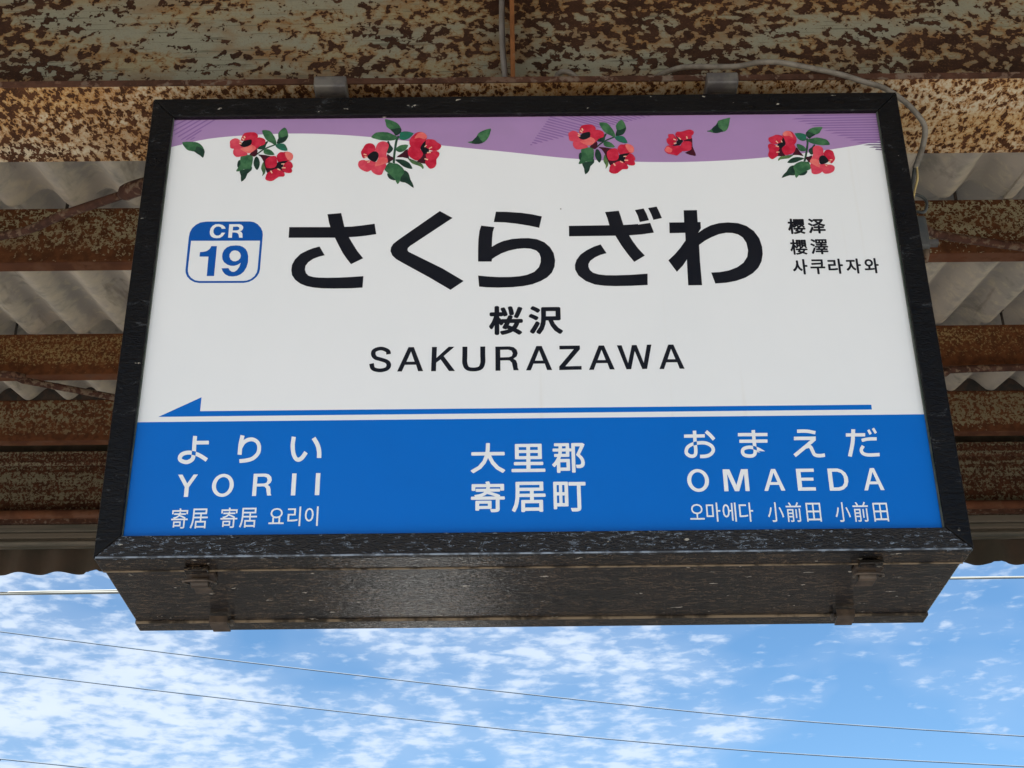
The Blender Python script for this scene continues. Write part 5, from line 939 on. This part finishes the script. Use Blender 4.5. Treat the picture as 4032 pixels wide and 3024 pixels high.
 ('petal_pale',7,0,'-3265,13137 -3235,13228 -3171,13332 -3104,13372 -3035,13379 -2980,13352 -2936,13304 -2905,13249 -2896,13194 -2922,13147 -2972,13121 -3047,13151 -3129,13184 -3213,13153'),
 ('petal',7,0,'-2933,13084 -2881,13119 -2817,13120 -2746,13114 -2680,13094 -2639,13055 -2601,13007 -2536,12960 -2483,12909 -2477,12848 -2501,12787 -2547,12731 -2616,12692 -2710,12692 -2810,12719 -2903,12767 -2967,12842 -2967,12968'),
 ('petal',8,0,'-2924,12575 -2870,12631 -2790,12670 -2690,12686 -2596,12680 -2545,12645 -2522,12594 -2530,12535 -2555,12474 -2586,12430 -2612,12379 -2611,12296 -2609,12211 -2630,12144 -2665,12092 -2721,12057 -2780,12046 -2821,12070 -2858,12118 -2905,12185 -2938,12263 -2924,12346 -2902,12430 -2919,12507'),
 ('ink',9,0,'-3074,12855 -3004,12986 -2932,13072 -2933,12976 -2938,12841 -2883,12786 -2830,12743 -2829,12672 -2857,12610 -2916,12582 -2982,12588 -3029,12645 -3062,12722 -3082,12783'),
 ('petal',10,0,'-3431,12774 -3391,12843 -3337,12882 -3280,12889 -3220,12869 -3159,12828 -3102,12770 -3049,12699 -3012,12624 -3002,12565 -3019,12504 -3076,12415 -3152,12349 -3230,12361 -3307,12411 -3382,12474 -3436,12557 -3448,12668'),
 ('stamen',11,0,'-2969,12850 -2917,12915 -2895,12888 -2946,12823'),
 ('stamen',11,0,'-2839,12785 -2753,12852 -2735,12816 -2821,12750'),
 ('stamen',11,0,'-2888,12644 -2778,12655 -2774,12612 -2884,12601'),
 ('stamen',11,0,'-2951,12428 -2848,12390 -2857,12349 -2960,12386'),
]),
('flower_print|3', [
 ('stem',2,0,'2016,12773 2053,12810 2090,12849 2128,12888 2164,12924 2199,12956 2231,12981 2259,13000 2286,13018 2316,13035 2352,13054 2395,13077 2444,13101 2496,13126 2549,13151 2599,13175 2617,13129 2566,13105 2513,13080 2462,13055 2413,13031 2370,13009 2335,12990 2306,12973 2280,12957 2253,12938 2224,12914 2190,12884 2154,12849 2117,12811 2079,12772 2042,12734'),
 ('leaf',3,0,'2167,13680 2263,13687 2376,13661 2437,13602 2484,13524 2534,13439 2575,13350 2604,13255 2616,13177 2602,13137 2570,13128 2524,13158 2467,13203 2404,13237 2344,13278 2297,13335 2256,13402 2217,13476 2186,13551 2159,13626'),
 ('leaf',3,0,'2812,13774 2853,13749 2887,13694 2914,13622 2932,13545 2943,13483 2940,13421 2914,13344 2875,13273 2833,13229 2782,13200 2709,13178 2646,13172 2623,13188 2623,13226 2642,13292 2662,13374 2649,13461 2640,13547 2667,13620 2710,13683 2761,13742'),
 ('leaf_dark',4,0,'2901,13471 2931,13487 2937,13470 2914,13376 2875,13273 2833,13226 2782,13200 2709,13178 2646,13172 2623,13186 2623,13226 2641,13315 2674,13398 2716,13404 2768,13397 2839,13434'),
 ('leaf_teal',3,0,'2627,13164 2721,13180 2822,13175 2874,13136 2908,13076 2948,12990 2957,12917 2891,12906 2800,12925 2723,12959 2657,13005 2613,13055 2592,13103 2593,13139'),
 ('leaf',3,0,'2268,12959 2310,12981 2365,12983 2426,12962 2487,12920 2551,12844 2585,12773 2537,12754 2459,12757 2386,12767 2320,12787 2279,12820 2256,12861 2252,12913'),
 ('leaf_dark',3,0,'2065,13059 2103,13071 2160,13095 2236,13176 2306,13253 2348,13271 2365,13253 2347,13201 2315,13130 2300,13042 2268,12971 2166,12964 2071,12985 2050,13020'),
 ('leaf_dark',3,0,'1953,12342 1965,12285 1953,12209 1903,12151 1846,12090 1824,12006 1801,11922 1742,11836 1685,11799 1667,11890 1658,12019 1620,12120 1604,12200 1670,12231 1756,12247 1816,12277 1868,12306 1918,12336'),
 ('leaf_dark',3,0,'1603,12574 1570,12585 1537,12551 1522,12483 1520,12406 1528,12345 1547,12309 1587,12313 1621,12356 1621,12470'),
 ('leaf',4,0,'1774,12768 1861,12765 1932,12742 1961,12682 1967,12596 1962,12472 1946,12354 1928,12291 1891,12258 1809,12251 1717,12247 1646,12210 1587,12176 1534,12166 1505,12181 1522,12236 1557,12309 1589,12380 1613,12453 1604,12526 1592,12599 1594,12679 1619,12745 1688,12767'),
 ('leaf_dark',3,0,'2043,12705 2077,12703 2114,12667 2149,12590 2175,12497 2179,12409 2168,12328 2145,12254 2114,12212 2079,12242 2043,12305 2013,12374 1993,12450 1992,12525 2002,12595 2018,12661'),
 ('leaf_light',3,0,'2290,12520 2320,12469 2346,12375 2361,12263 2365,12157 2354,12100 2333,12062 2302,12015 2276,11995 2284,12039 2291,12110 2262,12181 2232,12255 2230,12329 2241,12400 2263,12478'),
 ('maroon',5,0,'1850,12791 1944,12917 2049,13010 2080,12919 2075,12790 2041,12727 1994,12698 1952,12711 1913,12742 1864,12756'),
 ('maroon',5,0,'2105,12782 2302,12761 2501,12713 2496,12653 2432,12592 2371,12559 2359,12520 2504,12432 2683,12348 2799,12323 2881,12298 2942,12211 2931,12129 2747,12109 2544,12108 2467,12082 2429,12085 2384,12178 2345,12302 2313,12414 2281,12520 2237,12614 2190,12691 2117,12752'),
 ('petal',6,0,'1555,13309 1565,13404 1598,13506 1632,13558 1690,13587 1807,13605 1926,13603 1992,13565 2031,13515 2050,13474 2047,13428 2033,13363 1988,13305 1874,13286 1753,13282 1685,13280 1635,13283 1585,13284'),
 ('petal_rose',6,0,'1242,13287 1297,13347 1371,13384 1444,13371 1514,13321 1578,13234 1627,13136 1667,13050 1659,12988 1531,12978 1384,12991 1310,13001 1267,13028 1251,13091 1248,13164 1236,13227'),
 ('petal_rose',7,0,'1383,13003 1469,13057 1574,13063 1670,12974 1747,12865 1793,12808 1793,12767 1709,12732 1603,12708 1529,12691 1467,12697 1408,12746 1369,12820 1358,12915'),
 ('petal',8,0,'2002,13379 2047,13400 2098,13408 2172,13388 2240,13352 2274,13307 2286,13253 2283,13189 2256,13131 2194,13108 2122,13083 2065,12997 2015,12937 1980,12995 1945,13084 1884,13134 1840,13183 1861,13260 1907,13330 1953,13362'),
 ('petal_pale',9,0,'1561,12989 1648,13041 1769,13086 1841,13123 1902,13134 1981,13084 2029,13010 1991,12931 1923,12864 1867,12833 1808,12828 1748,12851 1686,12890 1603,12938'),
 ('ink',10,0,'1655,13283 1742,13314 1828,13331 1866,13325 1880,13294 1887,13217 1863,13134 1776,13073 1674,13042 1591,13072 1540,13124 1559,13168 1602,13210 1621,13249'),
 ('stamen',11,0,'1661,13466 1691,13386 1652,13368 1622,13447'),
 ('stamen',11,0,'1599,13394 1663,13330 1642,13296 1578,13361'),
 ('stamen',11,0,'1519,13219 1590,13186 1581,13145 1510,13178'),
 ('stamen',11,0,'1529,13293 1578,13248 1563,13221 1514,13266'),
 ('petal',6,0,'2689,12541 2660,12636 2656,12736 2693,12809 2746,12857 2793,12863 2844,12856 2899,12873 2960,12880 3035,12852 3101,12805 3131,12747 3138,12683 3127,12617 3097,12562 3049,12541 2982,12527 2887,12484 2792,12456 2731,12482'),
 ('petal_pale',7,0,'2885,12819 2908,12869 2960,12880 3033,12854 3101,12805 3131,12747 3138,12683 3128,12614 3097,12562 3041,12553 2979,12587 2920,12701'),
 ('petal',7,0,'2861,12298 2876,12398 2907,12491 2972,12526 3041,12526 3089,12493 3124,12441 3148,12379 3156,12320 3136,12287 3117,12260 3131,12218 3145,12175 3136,12134 3107,12103 3044,12093 2971,12104 2900,12147 2848,12202 2844,12244'),
 ('petal',8,0,'2539,12180 2610,12231 2688,12263 2773,12233 2850,12178 2905,12117 2935,12057 2933,12004 2903,11966 2842,11966 2767,11962 2693,11898 2621,11832 2562,11808 2507,11809 2439,11831 2386,11870 2377,11919 2388,11977 2401,12045 2427,12109 2476,12148'),
 ('ink',9,0,'2642,12372 2657,12436 2712,12493 2869,12531 3001,12539 2956,12489 2873,12419 2865,12354 2861,12298 2820,12265 2767,12250 2713,12254 2668,12275 2645,12318'),
 ('petal',10,0,'2344,12593 2413,12667 2501,12713 2578,12722 2639,12700 2665,12642 2674,12566 2683,12479 2679,12396 2657,12332 2609,12288 2511,12270 2415,12277 2373,12312 2354,12375 2335,12482'),
 ('stamen',11,0,'2812,12437 2899,12446 2904,12410 2817,12401'),
 ('stamen',11,0,'2832,12308 2943,12302 2945,12259 2834,12264'),
 ('stamen',11,0,'2715,12270 2801,12216 2787,12178 2702,12232'),
 ('stamen',11,0,'2531,12192 2580,12100 2548,12077 2499,12168'),
]),
('flower_print|4', [
 ('maroon',5,0,'4721,13060 4785,13081 4837,13087 4853,13053 4853,12986 4845,12882 4844,12759 4882,12621 4917,12503 4922,12437 4883,12418 4733,12465 4607,12534 4669,12574 4773,12632 4826,12769 4830,12901 4718,12943 4601,12961 4588,12999 4617,13032 4663,13049'),
 ('petal',7,0,'4160,13210 4231,13228 4309,13222 4340,13185 4361,13135 4398,13092 4424,13049 4414,13010 4384,12963 4345,12888 4296,12822 4238,12800 4181,12809 4138,12858 4108,12924 4098,12993 4105,13053 4135,13075 4164,13095 4156,13154'),
 ('petal',7,0,'4365,13207 4386,13262 4429,13307 4487,13309 4555,13305 4627,13332 4696,13361 4745,13377 4789,13382 4837,13372 4878,13352 4906,13323 4919,13287 4911,13242 4891,13201 4865,13180 4842,13158 4844,13107 4835,13058 4779,13041 4708,13031 4647,13001 4591,12982 4545,13008 4504,13048 4458,13083 4417,13120 4382,13162'),
 ('petal',6,0,'4147,12810 4230,12799 4328,12786 4429,12800 4510,12791 4536,12695 4531,12592 4509,12558 4471,12536 4425,12482 4374,12438 4328,12444 4274,12468 4189,12486 4106,12512 4053,12561 4022,12612 4015,12648 4026,12683 4054,12735 4089,12782 4110,12803'),
 ('petal_pale',7,0,'4035,12640 4059,12711 4099,12767 4143,12758 4187,12724 4228,12691 4251,12652 4237,12597 4200,12554 4137,12551 4076,12569 4043,12598'),
 ('ink',8,0,'4353,13186 4398,13137 4459,13063 4482,13044 4503,13034 4549,13006 4585,12975 4579,12950 4552,12919 4517,12863 4466,12813 4389,12796 4317,12793 4272,12796 4261,12808 4316,12832 4378,12864 4385,12906 4383,12949 4417,12972 4438,13006 4392,13107'),
 ('petal',9,0,'4486,12763 4527,12863 4588,12947 4670,12964 4748,12952 4797,12938 4825,12901 4825,12811 4812,12716 4809,12665 4784,12632 4697,12604 4599,12591 4532,12595 4488,12621 4473,12682'),
 ('stamen',11,0,'4309,13051 4381,13017 4369,12982 4297,13016'),
 ('stamen',11,0,'4471,13102 4530,13033 4508,13005 4450,13074'),
 ('stamen',11,0,'4710,13135 4721,13042 4692,13034 4681,13127'),
 ('stamen',11,0,'4302,12896 4385,12902 4385,12868 4301,12862'),
]),
('flower_print|5', [
 ('stem',2,0,'8073,12171 8084,12208 8095,12244 8107,12280 8118,12319 8129,12361 8141,12407 8153,12455 8164,12505 8176,12556 8187,12606 8198,12656 8210,12708 8221,12760 8230,12811 8237,12857 8240,12899 8239,12936 8237,12968 8234,12999 8232,13030 8173,13014 8175,12982 8178,12951 8180,12921 8181,12890 8178,12855 8172,12813 8163,12765 8153,12715 8141,12663 8130,12613 8119,12563 8108,12513 8096,12463 8085,12416 8073,12371 8062,12331 8051,12293 8040,12257 8029,12221 8018,12185'),
 ('leaf',3,0,'8710,13423 8678,13438 8621,13439 8550,13436 8474,13427 8411,13411 8353,13385 8300,13349 8254,13304 8215,13248 8189,13191 8187,13144 8202,13099 8236,13045 8278,13010 8314,13033 8354,13076 8409,13114 8469,13152 8530,13176 8585,13205 8621,13259 8651,13318 8690,13377'),
 ('leaf_dark',4,0,'8411,13191 8327,13240 8244,13274 8205,13244 8189,13191 8188,13146 8202,13099 8236,13045 8278,13010 8314,13033 8354,13076 8419,13115 8469,13152 8457,13171'),
 ('leaf',3,0,'8852,12784 8846,12846 8813,12916 8784,12957 8732,12989 8623,13027 8505,13052 8422,13043 8353,13021 8285,13009 8236,12990 8215,12951 8225,12906 8276,12862 8355,12823 8460,12792 8567,12770 8652,12764 8725,12767 8801,12767'),
 ('leaf_teal',3,0,'8183,13017 8197,13089 8187,13159 8116,13199 8031,13221 7971,13223 7923,13216 7886,13218 7869,13199 7890,13118 7930,13027 7982,12969 8039,12933 8098,12926 8148,12940 8172,12970'),
 ('leaf',3,0,'8142,12614 8132,12662 8105,12712 8071,12752 8024,12784 7950,12817 7887,12821 7877,12753 7896,12666 7933,12602 7982,12558 8036,12546 8087,12555 8123,12578'),
 ('leaf_dark',3,0,'8339,12468 8336,12503 8334,12556 8378,12655 8418,12749 8416,12794 8392,12801 8356,12756 8311,12694 8257,12654 8213,12614 8205,12566 8215,12516 8234,12462 8263,12426 8304,12436'),
 ('leaf_dark',3,0,'7727,12049 7678,12043 7623,12016 7585,11978 7551,11931 7520,11876 7488,11822 7449,11782 7408,11740 7355,11664 7328,11605 7386,11621 7468,11659 7528,11682 7585,11697 7649,11690 7705,11693 7745,11749 7767,11823 7760,11893 7743,11958 7740,12014'),
 ('leaf_dark',3,0,'8088,11844 8038,11834 7970,11805 7885,11750 7829,11699 7873,11682 7946,11685 7991,11699 8029,11723 8061,11757 8083,11792 8096,11825'),
 ('leaf',4,0,'8058,12164 8015,12182 7963,12192 7878,12160 7796,12113 7749,12071 7720,12029 7706,11991 7705,11948 7720,11893 7735,11833 7728,11771 7720,11710 7728,11637 7750,11595 7795,11642 7851,11713 7906,11752 7963,11786 8028,11820 8091,11854 8154,11887 8201,11928 8209,11990 8197,12058 8180,12127 8151,12179 8108,12177'),
 ('leaf_dark',3,0,'8047,12285 8029,12310 7974,12329 7911,12343 7841,12347 7770,12335 7706,12312 7662,12286 7624,12251 7573,12197 7546,12150 7591,12133 7663,12132 7729,12140 7793,12157 7845,12181 7899,12211 7984,12249'),
 ('leaf_light',3,0,'7765,12435 7699,12429 7599,12409 7490,12393 7394,12373 7349,12347 7324,12319 7301,12292 7289,12266 7287,12233 7297,12214 7322,12235 7358,12266 7410,12278 7470,12286 7535,12292 7598,12302 7646,12328 7687,12361 7742,12403'),
 ('maroon',5,0,'8042,12373 8007,12446 7942,12544 7900,12649 7855,12700 7800,12578 7730,12434 7625,12409 7513,12413 7390,12395 7327,12383 7424,12396 7583,12414 7748,12419 7899,12416 7997,12384'),
 ('maroon',5,0,'8296,12394 8258,12395 8196,12359 8132,12349 8088,12327 8105,12267 8142,12203 8168,12149 8200,12143 8258,12267'),
 ('maroon',5,0,'7509,12717 7457,12738 7384,12711 7319,12628 7271,12529 7252,12446 7277,12387 7394,12374 7506,12394 7494,12442 7459,12515 7489,12624'),
 ('petal',6,0,'8945,12286 8943,12340 8932,12399 8927,12471 8910,12536 8865,12578 8809,12599 8754,12599 8703,12577 8660,12529 8630,12468 8620,12403 8628,12338 8655,12285 8697,12231 8751,12153 8809,12100 8860,12131 8903,12191 8931,12237'),
 ('petal_rose',6,0,'8898,11955 8887,11998 8855,12032 8805,12055 8728,12070 8589,12092 8469,12083 8459,11991 8487,11885 8510,11825 8539,11784 8568,11749 8608,11731 8682,11738 8759,11760 8816,11793 8860,11837 8888,11896'),
 ('petal_rose',7,0,'8526,11895 8488,11951 8426,12010 8322,12063 8226,12092 8199,12066 8199,12014 8205,11950 8214,11881 8211,11816 8217,11763 8254,11732 8307,11719 8373,11726 8440,11749 8493,11787 8529,11829 8539,11860'),
 ('petal_rose',8,0,'8634,12532 8635,12605 8620,12667 8577,12715 8523,12746 8468,12752 8415,12739 8371,12709 8339,12664 8330,12605 8327,12537 8324,12464 8312,12390 8269,12312 8226,12242 8201,12203 8199,12164 8233,12080 8292,12029 8374,12104 8462,12215 8541,12292 8603,12367 8629,12450'),
 ('petal_pale',9,0,'8460,11957 8477,12027 8467,12127 8463,12194 8437,12244 8357,12272 8271,12272 8220,12225 8199,12164 8220,12122 8274,12077 8371,12001'),
 ('ink',10,0,'8749,12204 8713,12292 8658,12372 8606,12393 8555,12381 8512,12351 8481,12295 8472,12194 8484,12101 8520,12072 8571,12074 8637,12098 8697,12133 8737,12162'),
 ('stamen',11,0,'8859,12244 8784,12241 8780,12205 8855,12208'),
 ('stamen',11,0,'8810,12169 8737,12177 8729,12141 8802,12133'),
 ('stamen',11,0,'8757,12066 8691,12079 8684,12051 8749,12038'),
 ('stamen',11,0,'8693,12020 8637,12062 8622,12038 8677,11996'),
 ('petal',6,0,'7902,12970 7886,13069 7851,13160 7820,13225 7782,13269 7727,13295 7669,13303 7615,13292 7569,13267 7533,13238 7510,13197 7501,13139 7502,13068 7514,12975 7530,12885 7538,12813 7561,12767 7629,12769 7708,12788 7767,12784 7818,12798 7870,12873'),
 ('petal_pale',7,0,'7795,13046 7794,13128 7768,13229 7723,13280 7669,13303 7616,13295 7569,13267 7529,13230 7507,13187 7516,13142 7551,13108 7620,13113 7696,13119 7756,13072'),
 ('petal',7,0,'7509,13087 7475,13129 7423,13146 7363,13160 7304,13160 7261,13139 7217,13109 7151,13087 7095,13059 7075,13010 7078,12955 7102,12896 7148,12847 7226,12822 7314,12819 7403,12834 7475,12879 7507,12983'),
 ('petal',8,0,'7371,12672 7341,12731 7285,12784 7207,12823 7129,12842 7078,12827 7046,12791 7037,12740 7042,12684 7056,12639 7064,12591 7042,12523 7019,12454 7019,12393 7035,12342 7072,12298 7117,12274 7157,12284 7200,12314 7255,12356 7302,12412 7312,12484 7316,12558 7350,12617'),
 ('ink',9,0,'7566,12863 7542,12989 7506,13078 7482,12999 7451,12886 7391,12855 7337,12834 7318,12776 7325,12718 7367,12680 7422,12667 7475,12702 7522,12756 7554,12802'),
 ('petal',10,0,'7839,12705 7823,12771 7789,12818 7744,12838 7690,12837 7629,12819 7567,12786 7505,12741 7456,12689 7432,12643 7431,12589 7455,12501 7500,12428 7567,12418 7644,12439 7721,12471 7787,12525 7825,12613'),
 ('stamen',11,0,'7479,12886 7453,12953 7428,12936 7453,12869'),
 ('stamen',11,0,'7355,12866 7302,12943 7278,12918 7332,12841'),
 ('stamen',11,0,'7359,12738 7272,12775 7257,12740 7345,12703'),
 ('stamen',11,0,'7356,12544 7262,12539 7258,12503 7352,12507'),
]),
('leaf_print|0', [
 ('leaf',3,0,'-10043,13096 -9915,13120 -9753,13112 -9663,13103 -9594,13079 -9527,13037 -9469,12980 -9418,12905 -9381,12821 -9364,12735 -9362,12652 -9370,12573 -9390,12525 -9422,12548 -9474,12605 -9563,12681 -9662,12752 -9746,12775 -9820,12790 -9875,12822 -9925,12876 -10008,12991'),
 ('leaf_dark',4,0,'-9601,12945 -9491,12901 -9381,12821 -9356,12737 -9362,12652 -9370,12573 -9390,12525 -9422,12548 -9474,12605 -9575,12679 -9662,12752 -9659,12790 -9629,12824 -9627,12897'),
]),
('leaf_print|1', [
 ('leaf',3,0,'-1716,13004 -1660,13018 -1571,13044 -1507,13110 -1454,13189 -1426,13259 -1396,13323 -1338,13374 -1259,13419 -1138,13473 -1034,13498 -1022,13444 -1044,13355 -1067,13259 -1104,13160 -1156,13074 -1221,13003 -1294,12957 -1376,12932 -1474,12931 -1570,12946 -1665,12974'),
 ('leaf_dark',4,0,'-1571,13044 -1515,13119 -1454,13189 -1427,13231 -1405,13237 -1373,13172 -1337,13090 -1287,13035 -1260,12991 -1301,12954 -1376,12932 -1481,12929 -1570,12946 -1590,12987'),
]),
('leaf_print|2', [
 ('leaf',3,0,'5305,13311 5311,13329 5336,13346 5355,13340 5393,13353 5486,13438 5579,13538 5621,13612 5646,13668 5656,13695 5696,13718 5855,13774 6009,13816 6031,13801 6009,13751 5994,13663 5971,13563 5945,13470 5912,13390 5871,13338 5825,13305 5773,13291 5720,13284 5676,13265 5626,13249 5552,13249 5478,13258 5430,13276 5389,13295 5339,13303'),
 ('leaf_dark',4,0,'5455,13410 5510,13478 5579,13538 5618,13599 5643,13624 5647,13556 5654,13465 5695,13416 5739,13378 5768,13333 5779,13298 5758,13288 5720,13284 5677,13265 5626,13249 5560,13242 5501,13258 5462,13326'),
]),
]
def fill(loops):
    cu = bpy.data.curves.new('tmp', 'CURVE'); cu.dimensions = '2D'; cu.fill_mode = 'BOTH'
    for l in loops:
        sp = cu.splines.new('POLY'); sp.points.add(len(l) - 1); sp.use_cyclic_u = True
        for i, (x, y) in enumerate(l): sp.points[i].co = (x, y, 0, 1)
    o = bpy.data.objects.new('tmp', cu); COL.objects.link(o)
    dg = bpy.context.evaluated_depsgraph_get(); ev = o.evaluated_get(dg); me = ev.to_mesh()
    v = [tuple(p.co) for p in me.vertices]; f = [tuple(p.vertices) for p in me.polygons]
    ev.to_mesh_clear(); bpy.data.objects.remove(o); bpy.data.curves.remove(cu)
    return v, f
LBL = {'kana0': 'large black kana character, first of five', 'kana1': 'large black kana character, second of five', 'kana2': 'large black kana character, third of five',
       'kana3': 'large black kana character with two short strokes, fourth of five', 'kana4': 'large black kana character, last of five',
       '1': 'two red flowers with leaves, leftmost', '2': 'two red flowers with leaves, upper leaf pointing left', '3': 'two red flowers with leaves, right of centre on the purple band',
       '4': 'single red flower on the purple band', '5': 'two red flowers with leaves, rightmost'}
for name, items in ART:
    nm, _, key = name.partition('|'); b = MB(); mats = []; cnt = 0
    for (mname, layer, bold, txt) in items:
        if mname not in mats: mats.append(mname)
        mi = mats.index(mname)
        loops = [[(int(a) / 20000.0, int(c) / 20000.0) for a, c in (q.split(',') for q in l.split(' '))] for l in txt.split('|')]
        v, f = fill(loops)
        offs = [(0, 0)]
        if bold:
            offs = [(bold * .001 * math.cos(a), bold * .001 * math.sin(a)) for a in [k * math.pi / 4 for k in range(8)]] + [(0, 0)]
        base = {'header_band': 0, 'header_stripe': 1, 'blue_band': 0, 'direction_arrow': 0}.get(nm, layer + 1)
        for k, (dx, dz) in enumerate(offs):
            yy = .00812 - base * 0.00006 - k * 0.00001 - (cnt % 5) * 0.00001
            b.add([(p[0] + dx, yy, p[1] + dz) for p in v], f, mi)
        cnt += 1
    me_o = b.build(nm, [P[m_] for m_ in mats], pan)
    if LBL.get(key): me_o['label'] = LBL[key]

# hanger bars clamped under the beam flange
for x0, x1 in ((-.3144, -.2662), (.2706, .3174)):
    h = MB().box((x0, -.004, .7475), (x1, .262, .7675)).build('hanger_bar', M['bar'], sign, bevel=.0025)
    MB().box((x0 + .008, .02, .7290), (x1 - .008, .25, .7474)).build('spacer', M['bolt'], h)
    MB().box((x0 + .012, .236, .7676), (x1 - .012, .255, .800)).build('clamp', M['bar'], h)
# toggle latches on the underside
def latch_front(x, s):
    b = MB().box((x - .017, .050, -.0035), (x + .020, .074, .0021)).build('latch', M['latch'], sign, bevel=.001)
    MB().box((x - .011, .058, -.011), (x + .011, .070, -.0036)).tube([(x - .011, .064, -.010), (x + .011, .064, -.010)], .0062, 10, curve=1).build('lever', M['latch'], b, bevel=.0008)
    MB().tube([(x - .016, .070, -.008), (x - .018, .055, -.012), (x - .016, .046, -.013), (x + .010, .045, -.013), (x + .020, .058, -.011), (x + .018, .071, -.008)][::1], .0017, 8, curve=2).build('wire_bail', M['latch'], b)
    MB().box((x - .010, .074, -.013), (x + .012, .092, -.0105)).build('pull_tab', M['latch'], b, bevel=.0008)
    MB().box((x - .015, .030, -.006), (x + .015, .044, -.0002)).build('catch_plate', M['case'], b, bevel=.001)
def latch_rear(x, s):
    b = MB().box((x - .013, .2085, -.0105), (x + .012, .2115, -.0002)).build('latch', M['latch'], sign, bevel=.0008)
    MB().add([(x - .0125, .2105, -.0090), (x + .0115, .2105, -.0090), (x + .0125, .2385, -.0105), (x - .0115, .2385, -.0105), (x - .0125, .2105, -.0115), (x + .0115, .2105, -.0115), (x + .0125, .2385, -.0130), (x - .0115, .2385, -.0130)],
             [(0, 1, 2, 3), (7, 6, 5, 4), (0, 4, 5, 1), (1, 5, 6, 2), (2, 6, 7, 3), (3, 7, 4, 0)]).build('pull_tab', M['tab'], b, bevel=.0008)
    MB().box((x + s * .015 - .002, .226, -.007), (x + s * .015 + .002, .2345, -.0002)).build('catch_plate', M['bar'], b)
latch_front(-.427, 1); latch_front(.428, -1); latch_rear(-.4286, 1); latch_rear(.4293, -1)
# switch on the right side of the case
sb = MB().box((WS - .001, .112, .529), (.6005, .150, .587)).build('switch_box', M['greybox'], sign, bevel=.005)
MB().box((.600, .118, .5385), (.614, .128, .5465)).box((.602, .1178, .5405), (.612, .1181, .5445)).build('toggle', M['bar'], sb, bevel=.0008)
MB().tube([(.594, .125, .530), (.592, .125, .510)], lambda t: .0075 - .0045 * t, 10, curve=1).build('cable_gland', M['rod'], sb)
MB().tube([(.56, .13, .634), (.580, .12, .627), (.595, .12, .629), (.606, .12, .619), (.606, .12, .607), (.600, .12, .597), (.590, .12, .598), (.575, .13, .612)], .0024, 8).build('wire_loop', M['darkwire'], sb)

# ------------------------------------------------------------------ cables
c = MB().tube([(-.033, .075, 1.084), (-.033, .075, 1.021), (-.034, .075, .935), (-.033, .075, .882), (-.031, .075, .851), (-.028, .078, .818), (-.022, .09, .803)], .0048, 12).build('grey_conduit', M['conduit'])
tag(c, 'straight grey conduit running down the beam beside the orange stiffener', 'conduit')
c = MB().tube([(.030, .10, .803), (.047, .09, .820), (.051, .08, .834), (.060, .075, .838), (.072, .075, .835), (.088, .085, .826), (.105, .10, .804)], .0044, 12).build('cable_loop', M['cable'])
tag(c, 'short grey cable loop lying on the beam flange right of the stiffener', 'cable')
cb = thing('supply_cable', 'long pale cable arching along the beam and down beside the sign, its sheath split', 'cable', (.246, .06, ZB + .83))
MB().tube([(.16, .10, .806), (.181, .09, .818), (.212, .075, .830), (.246, .060, .832), (.288, .050, .824), (.326, .045, .820), (.360, .035, .819), (.389, .030, .814), (.423, .030, .806), (.475, .028, .789), (.512, .028, .773), (.542, .030, .762), (.571, .035, .740), (.588, .040, .720), (.600, .050, .704), (.598, .060, .683), (.594, .080, .670), (.588, .090, .656)], .0044, 12).build('sheath', M['cable'], cb)
MB().tube([(.5885, .089, .660), (.584, .100, .637), (.581, .120, .619), (.578, .140, .600), (.566, .142, .585)], .0030, 8).build('wire_core', M['darkwire'], cb)
MB().tube([(.590, .085, .668), (.5895, .090, .639), (.586, .100, .625), (.584, .120, .610)], .0017, 8).build('wire_core', M['yellow'], cb, label='yellowed inner wire')

# ------------------------------------------------------------------ wires over the track
def wire(pts, r, m, label):
    o = MB().tube(pts, r, 8, curve=4).build('overhead_wire', M[m]); tag(o, label, 'overhead wire', 'wires crossing the sky below the sign'); return o
wire([(-30, 12, 9.6), (-12, 12, 5.45), (-5.628, 12, 4.336), (-4.884, 12, 4.226), (-2.658, 12, 3.916), (-.016, 12, 3.577), (2.332, 12, 3.306), (4.681, 12, 3.114), (5.529, 12, 3.055), (12, 12, 2.78), (30, 12, 3.0)], .0066, 'wire', 'thin grey wire slanting across the sky, the upper one just below the sign')
wire([(-30, 12, 8.9), (-12, 12, 4.98), (-5.556, 12, 3.933), (-4.824, 12, 3.831), (-2.629, 12, 3.543), (-.020, 12, 3.224), (2.304, 12, 2.994), (4.633, 12, 2.836), (5.475, 12, 2.788), (12, 12, 2.55), (30, 12, 2.9)], .0066, 'wire', 'thin grey wire slanting across the sky, parallel below the upper one')
wire([(-30, 12, 7.9), (-12, 12, 4.06), (-5.408, 12, 3.092), (-4.698, 12, 3.007), (-3.884, 12, 2.915), (-2.592, 12, 2.767), (0, 12, 2.50), (6, 12, 2.1), (30, 12, 2.4)], .0066, 'wire', 'thin grey wire that clips the lower left corner of the sky')
fz = wire([(-30, 9, 3.40), (-4.444, 9, 3.44), (-3.872, 9, 3.451), (-3.013, 9, 3.462), (3.36, 9, 3.488), (3.865, 9, 3.492), (4.574, 9, 3.495), (30, 9, 3.55)], .0088, 'palewire', 'pale thick cable running level behind the sign just below the eave')
